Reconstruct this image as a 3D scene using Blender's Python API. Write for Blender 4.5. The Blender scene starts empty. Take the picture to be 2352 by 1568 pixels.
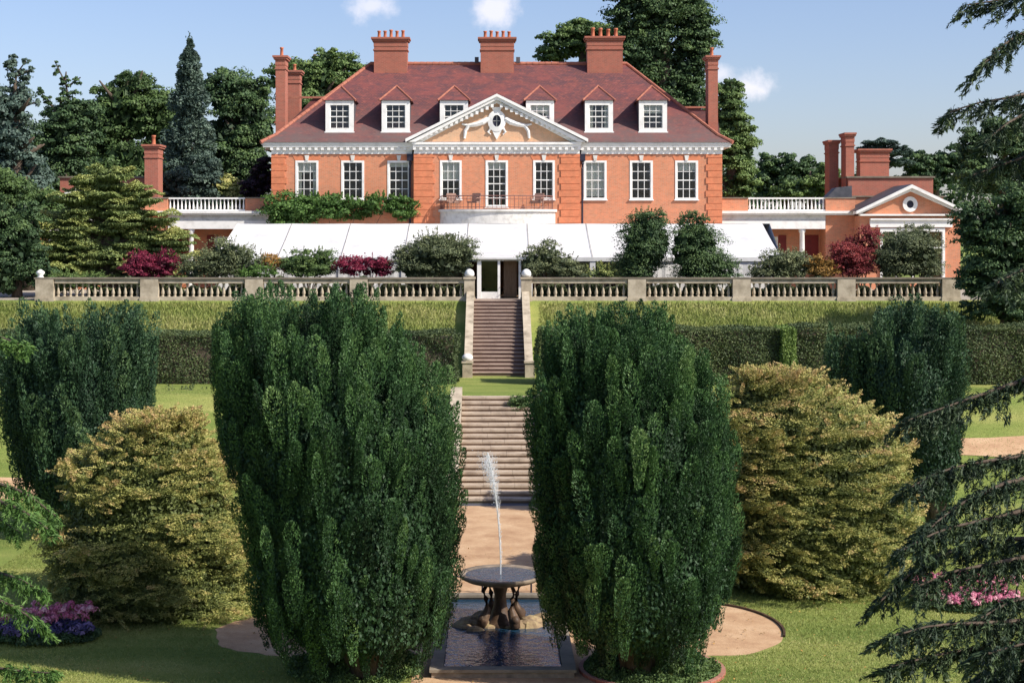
import bpy, math, random
import numpy as np
from mathutils import Vector

random.seed(7)
RNG = np.random.default_rng(11)
SC = bpy.context.scene
COL = SC.collection
PI = math.pi

# ------------------------------------------------------------------ camera, world, sun, exposure
FOC, XC, YH, ZC = 3600.0, 1128.0, 540.0, 3.1      # focal length in plan units, vanishing point, eye height
cam_d = bpy.data.cameras.new('camera')
cam = bpy.data.objects.new('camera', cam_d)
COL.objects.link(cam)
cam.location = (0, 0, ZC)
cam.rotation_euler = (PI / 2, 0, 0)
cam_d.sensor_width = 36
cam_d.lens = 36 * FOC / 2352
cam_d.shift_x = (1176 - XC) / 2352
cam_d.shift_y = -(784 - YH) / 2352
cam_d.clip_start = 0.1
cam_d.clip_end = 5000
SC.camera = cam

SUN_TO = Vector((0.68, -0.36, 0.64)).normalized()     # direction towards the sun
elev = math.asin(SUN_TO.z)
azim = math.atan2(SUN_TO.x, SUN_TO.y)                # clockwise from +Y
W = bpy.data.worlds.new('World')
SC.world = W
W.use_nodes = True
wn, wl = W.node_tree.nodes, W.node_tree.links
wn.clear()
wo = wn.new('ShaderNodeOutputWorld')
bg = wn.new('ShaderNodeBackground')
sky = wn.new('ShaderNodeTexSky')
sky.sky_type = 'NISHITA'
sky.sun_disc = False
sky.sun_elevation = elev
sky.sun_rotation = azim
sky.air_density = 1.0
sky.dust_density = 1.2
sky.ozone_density = 4.5
bg.inputs['Strength'].default_value = 0.12
tc = wn.new('ShaderNodeTexCoord')


def W_math(op, a=None, b=None, c=None):
    n = wn.new('ShaderNodeMath'); n.operation = op
    for i, v in enumerate((a, b, c)):
        if v is None: continue
        if isinstance(v, (int, float)): n.inputs[i].default_value = v
        else: wl.new(v, n.inputs[i])
    return n.outputs[0]


nz = wn.new('ShaderNodeTexNoise')
nz.inputs['Scale'].default_value = 34
nz.inputs['Detail'].default_value = 7
nz.inputs['Roughness'].default_value = 0.62
wl.new(tc.outputs['Generated'], nz.inputs['Vector'])
cl_total = None
# fair weather clouds low over the wood: direction (x/y, z/y), size, weight
for (cx, cz, sx, sz, wgt) in [(-0.078, 0.146, 0.016, 0.008, .8), (0.003, 0.143, 0.0165, 0.013, .95), (0.168, 0.094, 0.016, 0.0085, 1.0),
                              (0.145, 0.102, 0.012, 0.006, .8), (0.30, 0.17, 0.05, 0.01, .5), (-0.3, 0.2, 0.06, 0.02, .8),
                              (0.05, 0.25, 0.06, 0.02, .8)]:
    sep = wn.new('ShaderNodeSeparateXYZ')
    wl.new(tc.outputs['Generated'], sep.inputs[0])
    rx = W_math('DIVIDE', sep.outputs[0], W_math('MAXIMUM', sep.outputs[1], 0.05))
    rz = W_math('DIVIDE', sep.outputs[2], W_math('MAXIMUM', sep.outputs[1], 0.05))
    dx = W_math('DIVIDE', W_math('SUBTRACT', rx, cx), sx)
    dz = W_math('DIVIDE', W_math('SUBTRACT', rz, cz), sz)
    rr = W_math('ADD', W_math('MULTIPLY', dx, dx), W_math('MULTIPLY', dz, dz))
    v = W_math('SUBTRACT', W_math('ADD', W_math('MULTIPLY', nz.outputs['Fac'], 4.2), -1.15), W_math('SQRT', rr))
    mr = wn.new('ShaderNodeMapRange'); mr.interpolation_type = 'SMOOTHSTEP'
    mr.inputs['From Min'].default_value = -0.35
    mr.inputs['From Max'].default_value = 1.1
    wl.new(v, mr.inputs['Value'])
    o = W_math('MULTIPLY', mr.outputs[0], wgt * .75)
    cl_total = o if cl_total is None else W_math('MAXIMUM', cl_total, o)
mix = wn.new('ShaderNodeMix'); mix.data_type = 'RGBA'
wl.new(cl_total, mix.inputs[0])
tn = wn.new('ShaderNodeMix'); tn.data_type = 'RGBA'; tn.blend_type = 'MULTIPLY'; tn.inputs[0].default_value = 1
wl.new(sky.outputs[0], tn.inputs[6]); tn.inputs[7].default_value = (1.12, .99, 1.03, 1)
wl.new(tn.outputs[2], mix.inputs[6])
mix.inputs[7].default_value = (7.2, 6.9, 7.3, 1)
wl.new(mix.outputs[2], bg.inputs['Color'])
wl.new(bg.outputs[0], wo.inputs['Surface'])

sun_d = bpy.data.lights.new('sun', 'SUN')
sun_d.energy = 5.0
sun_d.angle = math.radians(0.5)
sun_d.color = (1.0, 0.93, 0.82)
sun = bpy.data.objects.new('sun', sun_d)
COL.objects.link(sun)
sun.rotation_euler = SUN_TO.to_track_quat('Z', 'Y').to_euler()
SC.view_settings.view_transform = 'Standard'
SC.view_settings.look = 'None'
SC.view_settings.gamma = 1
SC.view_settings.exposure = 0.40
SC.cycles.max_bounces = 6
SC.cycles.transparent_max_bounces = 12


# ------------------------------------------------------------------ helpers
def P(x, y, Y):
    """plan point: picture-plan x, y at distance Y -> world"""
    return ((x - XC) * Y / FOC, Y, ZC - (y - YH) * Y / FOC)


def thing(name, label, cat, loc=(0, 0, 0), group=None):
    o = bpy.data.objects.new(name, None)
    o.empty_display_size = 0.5
    COL.objects.link(o)
    o.location = loc
    o['label'] = label
    o['category'] = cat
    if group: o['group'] = group
    return o


def tag(o, label, cat, group=None):
    o['label'] = label
    o['category'] = cat
    if group: o['group'] = group
    return o


def wloc(o):
    v = Vector(o.location)
    while o.parent:
        o = o.parent
        v += Vector(o.location)
    return v


class MB:
    def __init__(s):
        s.v = []; s.f = []

    def add(s, vs, fs):
        b = len(s.v)
        s.v += [tuple(p) for p in vs]
        s.f += [tuple(i + b for i in f) for f in fs]
        return s

    def box(s, x0, x1, y0, y1, z0, z1):
        if x0 > x1: x0, x1 = x1, x0
        if y0 > y1: y0, y1 = y1, y0
        if z0 > z1: z0, z1 = z1, z0
        return s.add([(x0, y0, z0), (x1, y0, z0), (x1, y1, z0), (x0, y1, z0), (x0, y0, z1), (x1, y0, z1), (x1, y1, z1), (x0, y1, z1)],
                     [(0, 3, 2, 1), (4, 5, 6, 7), (0, 1, 5, 4), (1, 2, 6, 5), (2, 3, 7, 6), (3, 0, 4, 7)])

    def prism_y(s, poly, y0, y1):
        """polygon in (x,z) extruded along y"""
        n = len(poly)
        vs = [(x, y0, z) for x, z in poly] + [(x, y1, z) for x, z in poly]
        fs = [tuple(range(n)), tuple(range(2 * n - 1, n - 1, -1))]
        fs += [(i, i + n, (i + 1) % n + n, (i + 1) % n) for i in range(n)]
        return s.add(vs, fs)

    def prism_x(s, poly, x0, x1):
        """polygon in (y,z) extruded along x"""
        n = len(poly)
        vs = [(x0, y, z) for y, z in poly] + [(x1, y, z) for y, z in poly]
        fs = [tuple(range(n)), tuple(range(2 * n - 1, n - 1, -1))]
        fs += [(i, i + n, (i + 1) % n + n, (i + 1) % n) for i in range(n)]
        return s.add(vs, fs)

    def prism_z(s, poly, z0, z1):
        n = len(poly)
        vs = [(x, y, z0) for x, y in poly] + [(x, y, z1) for x, y in poly]
        fs = [tuple(range(n - 1, -1, -1)), tuple(range(n, 2 * n))]
        fs += [(i, (i + 1) % n, (i + 1) % n + n, i + n) for i in range(n)]
        return s.add(vs, fs)

    def tube(s, pts, radii, n=8, cap=True):
        pts = [Vector(p) for p in pts]
        if isinstance(radii, (int, float)): radii = [radii] * len(pts)
        vs = []; fs = []
        for i, p in enumerate(pts):
            d = (pts[min(i + 1, len(pts) - 1)] - pts[max(i - 1, 0)]).normalized()
            a = d.cross(Vector((0, 0, 1)))
            if a.length < 1e-3: a = d.cross(Vector((0, 1, 0)))
            a.normalize(); b = d.cross(a).normalized()
            for k in range(n):
                t = 2 * PI * k / n
                vs.append(p + (a * math.cos(t) + b * math.sin(t)) * radii[i])
        for i in range(len(pts) - 1):
            for k in range(n):
                fs.append((i * n + k, i * n + (k + 1) % n, (i + 1) * n + (k + 1) % n, (i + 1) * n + k))
        if cap:
            fs.append(tuple(range(n - 1, -1, -1)))
            fs.append(tuple(range((len(pts) - 1) * n, len(pts) * n)))
        return s.add(vs, fs)

    def lathe(s, prof, cx, cy, n=24, z0=0.0):
        """prof = [(r,z)...]"""
        vs = []; fs = []
        for r, z in prof:
            for k in range(n):
                t = 2 * PI * k / n
                vs.append((cx + r * math.cos(t), cy + r * math.sin(t), z + z0))
        m = len(prof)
        for i in range(m - 1):
            for k in range(n):
                fs.append((i * n + k, i * n + (k + 1) % n, (i + 1) * n + (k + 1) % n, (i + 1) * n + k))
        fs.append(tuple(range(n - 1, -1, -1)))
        fs.append(tuple(range((m - 1) * n, m * n)))
        return s.add(vs, fs)

    def build(s, name, mat, parent=None, smooth=False):
        me = bpy.data.meshes.new(name)
        off = wloc(parent) if parent else Vector((0, 0, 0))
        me.from_pydata([(x - off.x, y - off.y, z - off.z) for x, y, z in s.v], [], s.f)
        me.materials.append(mat)
        if smooth:
            me.polygons.foreach_set('use_smooth', [True] * len(me.polygons))
        me.update()
        o = bpy.data.objects.new(name, me)
        COL.objects.link(o)
        if parent: o.parent = parent
        return o


def structure(o):
    o['kind'] = 'structure'
    return o


# ------------------------------------------------------------------ materials
def new_mat(name):
    m = bpy.data.materials.new(name)
    m.use_nodes = True
    nt = m.node_tree
    return m, nt.nodes, nt.links, nt.nodes['Principled BSDF']


def set_spec(b, v):
    b.inputs['Specular IOR Level'].default_value = v


def noise_node(N, L, scale, detail=4, rough=.55, vec=None, coord='Object'):
    t = N.new('ShaderNodeTexNoise')
    t.inputs['Scale'].default_value = scale
    t.inputs['Detail'].default_value = detail
    t.inputs['Roughness'].default_value = rough
    if vec is None:
        c = N.new('ShaderNodeTexCoord'); vec = c.outputs[coord]
    L.new(vec, t.inputs['Vector'])
    return t.outputs['Fac']


def ramp(N, L, fac, stops):
    r = N.new('ShaderNodeValToRGB')
    while len(r.color_ramp.elements) < len(stops): r.color_ramp.elements.new(0.5)
    for e, (p, c) in zip(r.color_ramp.elements, stops):
        e.position = p; e.color = (*c, 1)
    L.new(fac, r.inputs[0])
    return r.outputs[0]


def mixc(N, L, fac, a, b, mode='MIX'):
    m = N.new('ShaderNodeMix'); m.data_type = 'RGBA'; m.blend_type = mode
    if isinstance(fac, (int, float)): m.inputs[0].default_value = fac
    else: L.new(fac, m.inputs[0])
    for i, v in ((6, a), (7, b)):
        if isinstance(v, tuple): m.inputs[i].default_value = (*v, 1)
        else: L.new(v, m.inputs[i])
    return m.outputs[2]


def bump(N, L, b, h, strength=.3, dist=.02):
    n = N.new('ShaderNodeBump')
    n.inputs['Strength'].default_value = strength
    n.inputs['Distance'].default_value = dist
    L.new(h, n.inputs['Height'])
    L.new(n.outputs[0], b.inputs['Normal'])


def mottled(name, stops, scale=3, detail=6, rough=.8, bstr=.2, bdist=.01, bscale=40, spec=.3, stretch=None, metal=0):
    m, N, L, b = new_mat(name)
    c = N.new('ShaderNodeTexCoord'); v = c.outputs['Object']
    if stretch:
        mp = N.new('ShaderNodeMapping'); mp.inputs['Scale'].default_value = stretch
        L.new(v, mp.inputs[0]); v = mp.outputs[0]
    f = noise_node(N, L, scale, detail, .62, v)
    L.new(ramp(N, L, f, stops), b.inputs['Base Color'])
    b.inputs['Roughness'].default_value = rough
    b.inputs['Metallic'].default_value = metal
    set_spec(b, spec)
    if bstr: bump(N, L, b, noise_node(N, L, bscale, 4), bstr, bdist)
    return m


def brick_mat(name, c1, c2, mortar, bw=.225, bh=.075, dirt=.3, dcol=(.12, .05, .035), msize=.012):
    m, N, L, b = new_mat(name)
    g = N.new('ShaderNodeNewGeometry')
    sp = N.new('ShaderNodeSeparateXYZ'); L.new(g.outputs['Position'], sp.inputs[0])
    ad = N.new('ShaderNodeMath'); ad.operation = 'ADD'
    L.new(sp.outputs[0], ad.inputs[0]); L.new(sp.outputs[1], ad.inputs[1])
    cb = N.new('ShaderNodeCombineXYZ')
    L.new(ad.outputs[0], cb.inputs[0]); L.new(sp.outputs[2], cb.inputs[1])
    t = N.new('ShaderNodeTexBrick')
    t.inputs['Scale'].default_value = 1
    t.inputs['Brick Width'].default_value = bw
    t.inputs['Row Height'].default_value = bh
    t.inputs['Mortar Size'].default_value = msize
    t.inputs['Color1'].default_value = (*c1, 1)
    t.inputs['Color2'].default_value = (*c2, 1)
    t.inputs['Mortar'].default_value = (*mortar, 1)
    L.new(cb.outputs[0], t.inputs['Vector'])
    mp = N.new('ShaderNodeMapping'); mp.inputs['Scale'].default_value = (2.4, 2.4, .8); L.new(g.outputs['Position'], mp.inputs[0])
    n1 = noise_node(N, L, .7, 9, .75, mp.outputs[0])
    r = ramp(N, L, n1, [(.35, (0, 0, 0)), (.72, (1, 1, 1))])
    mm = N.new('ShaderNodeMath'); mm.operation = 'MULTIPLY'; mm.inputs[1].default_value = dirt
    L.new(r, mm.inputs[0])
    c = mixc(N, L, mm.outputs[0], t.outputs['Color'], dcol)
    # streaky weathering, per-course variation
    n2 = noise_node(N, L, 3.2, 6, .75, g.outputs['Position'])
    c = mixc(N, L, ramp(N, L, n2, [(.42, (0, 0, 0)), (.7, (.65, .65, .65))]), c, tuple(min(1, x * 1.5) for x in c2))
    L.new(c, b.inputs['Base Color'])
    b.inputs['Roughness'].default_value = .85
    set_spec(b, .25)
    bump(N, L, b, t.outputs['Fac'], -.4, .008)
    return m


def leaf_mat(name, stops, transl=.18, rough=.6, spec=.3):
    m, N, L, b = new_mat(name)
    a = N.new('ShaderNodeAttribute'); a.attribute_name = 'tint'
    c = ramp(N, L, a.outputs['Fac'], stops)
    L.new(c, b.inputs['Base Color'])
    b.inputs['Roughness'].default_value = rough
    set_spec(b, spec)
    if transl:
        t = N.new('ShaderNodeBsdfTranslucent'); L.new(c, t.inputs['Color'])
        mx = N.new('ShaderNodeMixShader'); mx.inputs[0].default_value = transl
        out = [n for n in N if n.type == 'OUTPUT_MATERIAL'][0]
        L.new(b.outputs[0], mx.inputs[1]); L.new(t.outputs[0], mx.inputs[2])
        L.new(mx.outputs[0], out.inputs['Surface'])
    return m


M = {}
M['brick'] = brick_mat('brick', (.64, .25, .13), (.50, .175, .09), (.52, .31, .21), dirt=.55, dcol=(.38, .19, .11))
M['brick_quoin'] = brick_mat('rubbed_brick', (.62, .215, .105), (.54, .175, .085), (.46, .2, .11), dirt=.35, dcol=(.38, .17, .10), msize=.006)
M['brick_dark'] = brick_mat('dark_brick', (.40, .13, .085), (.31, .095, .065), (.36, .20, .15), dirt=.5, dcol=(.20, .08, .06))
M['tile'] = None


def tile_mat():
    m, N, L, b = new_mat('clay_tiles')
    g = N.new('ShaderNodeNewGeometry')
    sp = N.new('ShaderNodeSeparateXYZ'); L.new(g.outputs['Position'], sp.inputs[0])
    cb = N.new('ShaderNodeCombineXYZ')
    ad = N.new('ShaderNodeMath'); ad.operation = 'MULTIPLY_ADD'
    L.new(sp.outputs[1], ad.inputs[0]); ad.inputs[1].default_value = .13; L.new(sp.outputs[0], ad.inputs[2])
    L.new(ad.outputs[0], cb.inputs[0]); L.new(sp.outputs[2], cb.inputs[1])
    t = N.new('ShaderNodeTexBrick')
    t.inputs['Scale'].default_value = 1
    t.inputs['Brick Width'].default_value = .17
    t.inputs['Row Height'].default_value = .085
    t.inputs['Mortar Size'].default_value = .008
    t.inputs['Color1'].default_value = (.18, .067, .056, 1)
    t.inputs['Color2'].default_value = (.115, .052, .058, 1)
    t.inputs['Mortar'].default_value = (.05, .02, .025, 1)
    L.new(cb.outputs[0], t.inputs['Vector'])
    mp = N.new('ShaderNodeMapping'); mp.inputs['Scale'].default_value = (.5, .5, 1.3)
    L.new(g.outputs['Position'], mp.inputs[0])
    n1 = noise_node(N, L, .9, 7, .68, mp.outputs[0])
    c = mixc(N, L, ramp(N, L, n1, [(.42, (0, 0, 0)), (.62, (.75, .75, .75))]), t.outputs['Color'], (.225, .064, .056))
    n2 = noise_node(N, L, 2.1, 6, .7, mp.outputs[0])
    c = mixc(N, L, ramp(N, L, n2, [(.46, (0, 0, 0)), (.66, (.8, .8, .8))]), c, (.085, .045, .052))
    n3 = noise_node(N, L, 7, 4, .7, mp.outputs[0])
    c = mixc(N, L, ramp(N, L, n3, [(.54, (0, 0, 0)), (.7, (.6, .6, .6))]), c, (.36, .11, .085))
    # old lichen growing in the lower courses
    h = N.new('ShaderNodeMapRange'); h.inputs['From Min'].default_value = 8.4; h.inputs['From Max'].default_value = 11
    h.inputs['To Min'].default_value = .8; h.inputs['To Max'].default_value = 0
    L.new(sp.outputs[2], h.inputs['Value'])
    mu = N.new('ShaderNodeMath'); mu.operation = 'MULTIPLY'
    L.new(h.outputs[0], mu.inputs[0]); L.new(ramp(N, L, n2, [(.3, (.3, .3, .3)), (.6, (1, 1, 1))]), mu.inputs[1])
    c = mixc(N, L, mu.outputs[0], c, (.13, .098, .092))
    L.new(c, b.inputs['Base Color'])
    b.inputs['Roughness'].default_value = .75
    set_spec(b, .3)
    bump(N, L, b, t.outputs['Fac'], -.5, .012)
    return m


M['tile'] = tile_mat()
M['ridge'] = mottled('ridge_tiles', [(.3, (.42, .17, .11)), (.7, (.30, .10, .07))], 4)
M['pot'] = mottled('terracotta', [(.3, (.50, .17, .09)), (.7, (.36, .12, .07))], 6)
M['white'] = mottled('white_paint', [(.25, (.62, .61, .58)), (.5, (.80, .79, .76)), (.8, (.82, .81, .78))], 2.2, 6, .5, .08, .004, 60)
M['white_old'] = mottled('weathered_stucco', [(.25, (.38, .37, .34)), (.5, (.62, .61, .57)), (.8, (.74, .73, .69))], 2.6, 7, .7, .2, .006, 30)
M['canvas'] = mottled('marquee_canvas', [(.25, (.50, .50, .50)), (.5, (.63, .63, .625)), (.8, (.72, .72, .71))], .9, 6, .55, .35, .08, 1.3)
M['lead'] = mottled('lead_sheet', [(.3, (.05, .055, .065)), (.7, (.10, .10, .115))], 3, 4, .5)
M['iron'] = mottled('painted_iron', [(.3, (.015, .015, .03)), (.7, (.03, .03, .05))], 6, 3, .4)
M['rust_iron'] = mottled('brown_ironwork', [(.3, (.16, .07, .06)), (.7, (.24, .12, .10))], 6, 3, .5)
M['wicker'] = mottled('wicker', [(.3, (.22, .12, .09)), (.7, (.34, .22, .17))], 40, 3, .7)
M['stone'] = mottled('garden_stone', [(.24, (.17, .14, .10)), (.44, (.38, .32, .235)), (.62, (.52, .45, .34)), (.85, (.30, .24, .17))], 2.2, 8, .85, .35, .01, 25)
M['coping'] = mottled('weathered_coping', [(.25, (.10, .085, .065)), (.5, (.20, .17, .13)), (.8, (.32, .27, .21))], 1.6, 8, .85, .35, .01, 25)
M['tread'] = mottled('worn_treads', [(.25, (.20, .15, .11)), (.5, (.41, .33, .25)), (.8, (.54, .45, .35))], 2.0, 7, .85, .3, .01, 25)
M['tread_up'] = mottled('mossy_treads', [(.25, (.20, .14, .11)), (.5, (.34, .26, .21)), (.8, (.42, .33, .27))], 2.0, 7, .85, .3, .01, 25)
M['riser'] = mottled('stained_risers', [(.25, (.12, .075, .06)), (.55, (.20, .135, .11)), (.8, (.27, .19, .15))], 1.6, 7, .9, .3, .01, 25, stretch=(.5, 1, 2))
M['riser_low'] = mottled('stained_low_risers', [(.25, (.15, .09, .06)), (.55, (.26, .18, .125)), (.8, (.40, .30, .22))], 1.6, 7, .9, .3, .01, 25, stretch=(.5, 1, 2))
M['bark'] = mottled('bark', [(.3, (.05, .035, .025)), (.7, (.13, .10, .075))], 3, 6, .9, .8, .03, 14, stretch=(3, 3, .6))
M['door_wood'] = mottled('brown_wood', [(.3, (.20, .12, .07)), (.7, (.34, .23, .15))], 3, 6, .6, .1, .004, 20, stretch=(6, 6, .6))
M['dark_red'] = mottled('dark_red_paint', [(.3, (.16, .02, .018)), (.7, (.22, .03, .025))], 3, 3, .5)
M['curtain'] = mottled('cream_blind', [(.3, (.72, .68, .55)), (.7, (.80, .76, .63))], 3, 3, .8, .3, .02, 9, stretch=(8, 1, .5))
M['bronze'] = mottled('dark_bronze', [(.25, (.035, .022, .016)), (.55, (.09, .055, .035)), (.8, (.22, .14, .09))], 5, 6, .55, .5, .02, 12)
M['bowl'] = mottled('fountain_stone', [(.25, (.10, .08, .06)), (.55, (.24, .19, .14)), (.8, (.40, .32, .24))], 4, 7, .7, .4, .01, 20)
M['rock'] = mottled('rockwork', [(.25, (.10, .08, .05)), (.5, (.28, .2, .12)), (.8, (.40, .34, .16))], 5, 7, .9, .7, .03, 9)
M['asphalt'] = mottled('terrace_paving', [(.3, (.30, .26, .21)), (.7, (.40, .35, .28))], 2, 6, .9, .2)
M['interior'] = mottled('room_wall', [(.3, (.022, .02, .018)), (.7, (.035, .03, .028))], 1, 2, .9, 0)  # near black: the darkness of unlit rooms is put into the colour


def sand_mat():
    m, N, L, b = new_mat('sandy_gravel')
    f1 = noise_node(N, L, 1.1, 9, .72)
    f2 = noise_node(N, L, 34, 5, .8)
    c = ramp(N, L, f1, [(.3, (.36, .21, .12)), (.5, (.52, .34, .20)), (.72, (.64, .46, .29))])
    c = mixc(N, L, ramp(N, L, f2, [(.35, (.5, .5, .5)), (.6, (0, 0, 0))]), c, (.26, .16, .09))
    L.new(c, b.inputs['Base Color']); b.inputs['Roughness'].default_value = .95
    set_spec(b, .15)
    bump(N, L, b, f2, .5, .012)
    return m


M['sand'] = sand_mat()


def grass_mat(name, cols, sc=.35):
    m, N, L, b = new_mat(name)
    g = N.new('ShaderNodeNewGeometry')
    mp = N.new('ShaderNodeMapping'); mp.inputs['Scale'].default_value = (.45, 1.5, 1); L.new(g.outputs['Position'], mp.inputs[0])
    f1 = noise_node(N, L, sc, 8, .62, mp.outputs[0])
    f2 = noise_node(N, L, 30, 4, .75, g.outputs['Position'])
    f3 = noise_node(N, L, 1.6, 7, .75, mp.outputs[0])
    c = ramp(N, L, f1, [(.32, cols[0]), (.5, cols[1]), (.68, cols[2])])
    c = mixc(N, L, ramp(N, L, f3, [(.4, (0, 0, 0)), (.7, (.6, .6, .6))]), c, cols[3])
    c = mixc(N, L, ramp(N, L, f2, [(.35, (.55, .55, .55)), (.6, (0, 0, 0))]), c, tuple(x * .45 for x in cols[0]))
    L.new(c, b.inputs['Base Color'])
    b.inputs['Roughness'].default_value = .9
    set_spec(b, .15)
    bump(N, L, b, f2, .9, .04)
    return m


M['grass'] = grass_mat('lawn_grass', [(.11, .18, .035), (.22, .28, .065), (.42, .41, .13), (.31, .34, .09)])

def glass_mat():
    m, N, L, b = new_mat('window_glass')
    out = [n for n in N if n.type == 'OUTPUT_MATERIAL'][0]
    gl = N.new('ShaderNodeBsdfGlossy'); gl.inputs['Roughness'].default_value = .06
    gl.inputs['Color'].default_value = (.75, .8, .85, 1)
    tr = N.new('ShaderNodeBsdfTransparent'); tr.inputs['Color'].default_value = (.93, .95, .96, 1)
    lw = N.new('ShaderNodeLayerWeight'); lw.inputs['Blend'].default_value = .35
    mr = N.new('ShaderNodeMapRange'); mr.inputs['To Min'].default_value = .0; mr.inputs['To Max'].default_value = .8
    L.new(lw.outputs['Fresnel'], mr.inputs['Value'])
    mx = N.new('ShaderNodeMixShader')
    L.new(mr.outputs[0], mx.inputs[0]); L.new(tr.outputs[0], mx.inputs[1]); L.new(gl.outputs[0], mx.inputs[2])
    L.new(mx.outputs[0], out.inputs['Surface'])
    nz_ = noise_node(N, L, 1.7, 2, .5)
    bp = N.new('ShaderNodeBump'); bp.inputs['Strength'].default_value = .15; bp.inputs['Distance'].default_value = .05
    L.new(nz_, bp.inputs['Height']); L.new(bp.outputs[0], gl.inputs['Normal'])
    return m


M['glass'] = glass_mat()


def water_mat():
    m, N, L, b = new_mat('pool_water')
    b.inputs['Base Color'].default_value = (.012, .04, .075, 1)
    b.inputs['Roughness'].default_value = .04
    set_spec(b, .6)
    f = noise_node(N, L, 5, 3, .6)
    bump(N, L, b, f, .5, .04)
    return m


M['water'] = water_mat()
m_, N_, L_, b_ = new_mat('falling_water')
b_.inputs['Base Color'].default_value = (.9, .93, .96, 1)
b_.inputs['Roughness'].default_value = .2
b_.inputs['Transmission Weight'].default_value = .35
b_.inputs['IOR'].default_value = 1.33
b_.inputs['Alpha'].default_value = .75
M['jet'] = m_

LEAF = {
    'yew': leaf_mat('yew_needles', [(0, (.012, .03, .014)), (.4, (.034, .085, .030)), (.75, (.08, .165, .05)), (1, (.15, .24, .08))], .1),
    'yew_far': leaf_mat('yew_needles_cool', [(0, (.016, .04, .022)), (.5, (.04, .09, .042)), (1, (.10, .17, .065))], .1),
    'gold': leaf_mat('golden_foliage', [(0, (.045, .065, .02)), (.3, (.15, .18, .05)), (.55, (.33, .335, .095)), (.8, (.44, .385, .135)), (1, (.53, .37, .17))], .12),
    'hedge': leaf_mat('hedge_leaves', [(0, (.035, .055, .025)), (.5, (.085, .12, .045)), (1, (.16, .19, .07))], .12),
    'hedge_light': leaf_mat('light_hedge_leaves', [(0, (.09, .15, .035)), (.5, (.20, .29, .07)), (1, (.32, .40, .12))], .15),
    'dark': leaf_mat('dark_tree_leaves', [(0, (.024, .048, .022)), (.5, (.055, .105, .042)), (1, (.12, .19, .06))], .15),
    'mid': leaf_mat('green_tree_leaves', [(0, (.04, .075, .026)), (.5, (.095, .16, .048)), (1, (.19, .27, .08))], .18),
    'blue': leaf_mat('bluish_needles', [(0, (.035, .06, .052)), (.5, (.075, .12, .095)), (1, (.14, .20, .15))], .12),
    'fresh': leaf_mat('fresh_leaves', [(0, (0.039, 0.091, 0.019)), (.5, (0.091, 0.182, 0.039)), (1, (0.182, 0.286, 0.078))], .22),
    'yellowgreen': leaf_mat('yellow_green_needles', [(0, (.08, .12, .045)), (.4, (.22, .28, .09)), (.75, (.42, .45, .15)), (1, (.56, .52, .2))], .18),
    'olive': leaf_mat('olive_leaves', [(0, (.045, .065, .035)), (.5, (.13, .16, .075)), (1, (.28, .30, .15))], .18),
    'maroon': leaf_mat('maroon_leaves', [(0, (0.056, 0.008, 0.020)), (.5, (0.182, 0.017, 0.049)), (1, (0.336, 0.042, 0.084))], .2),
    'red': leaf_mat('red_leaves', [(0, (0.098, 0.028, 0.028)), (.5, (0.266, 0.042, 0.049)), (1, (0.420, 0.098, 0.084))], .2),
    'orange': leaf_mat('orange_leaves', [(0, (0.130, 0.091, 0.026)), (.5, (0.364, 0.208, 0.052)), (1, (0.546, 0.312, 0.091))], .2),
    'copper': leaf_mat('copper_leaves', [(0, (.014, .009, .016)), (1, (.05, .025, .04))], .1),
    'cedar': leaf_mat('cedar_needles', [(0, (.014, .026, .016)), (.5, (.036, .062, .03)), (.85, (.08, .12, .045)), (1, (.15, .19, .065))], .12),
    'pink': leaf_mat('pink_petals', [(0, (.45, .10, .20)), (.5, (.62, .22, .32)), (1, (.78, .50, .52))], .25),
    'purple': leaf_mat('violet_petals', [(0, (.03, .03, .09)), (.5, (.07, .06, .16)), (1, (.25, .18, .33))], .2),
    'grass': leaf_mat('grass_blades', [(0, (.13, .195, .04)), (.5, (.265, .305, .08)), (1, (.47, .44, .18))], .25),
}


# ------------------------------------------------------------------ foliage tools (numpy)
def unit(a):
    return a / np.maximum(np.linalg.norm(a, axis=1, keepdims=True), 1e-9)


def rnd_dir(n):
    return unit(RNG.normal(size=(n, 3)))


class Leaves:
    def __init__(s):
        s.parts = []

    def add(s, C, D, Nrm, L, Wd, T):
        n = len(C)
        D = unit(D)
        S = unit(np.cross(D, Nrm))
        L = np.broadcast_to(np.asarray(L, float), (n,))[:, None]
        Wd = np.broadcast_to(np.asarray(Wd, float), (n,))[:, None]
        N2 = np.cross(S, D)
        V = np.stack([C - D * L * .5, C + S * Wd * .5 + N2 * Wd * .12, C + D * L * .5, C - S * Wd * .5 + N2 * Wd * .12], axis=1)
        s.parts.append((V.reshape(-1, 3), np.repeat(np.broadcast_to(T, (n,)), 4)))
        return s

    def build(s, name, mat, parent=None):
        V = np.concatenate([p[0] for p in s.parts]).astype(np.float32)
        T = np.concatenate([p[1] for p in s.parts]).astype(np.float32)
        if parent is not None:
            V = V - np.array(wloc(parent), dtype=np.float32)
        n = len(V) // 4
        me = bpy.data.meshes.new(name)
        me.vertices.add(len(V))
        me.vertices.foreach_set('co', V.ravel())
        me.loops.add(len(V))
        me.loops.foreach_set('vertex_index', np.arange(len(V), dtype=np.int32))
        me.polygons.add(n)
        me.polygons.foreach_set('loop_start', np.arange(0, len(V), 4, dtype=np.int32))
        at = me.attributes.new('tint', 'FLOAT', 'POINT')
        at.data.foreach_set('value', np.clip(T, 0, 1))
        me.materials.append(mat)
        me.update(calc_edges=True)
        o = bpy.data.objects.new(name, me)
        COL.objects.link(o)
        if parent is not None: o.parent = parent
        return o


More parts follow.
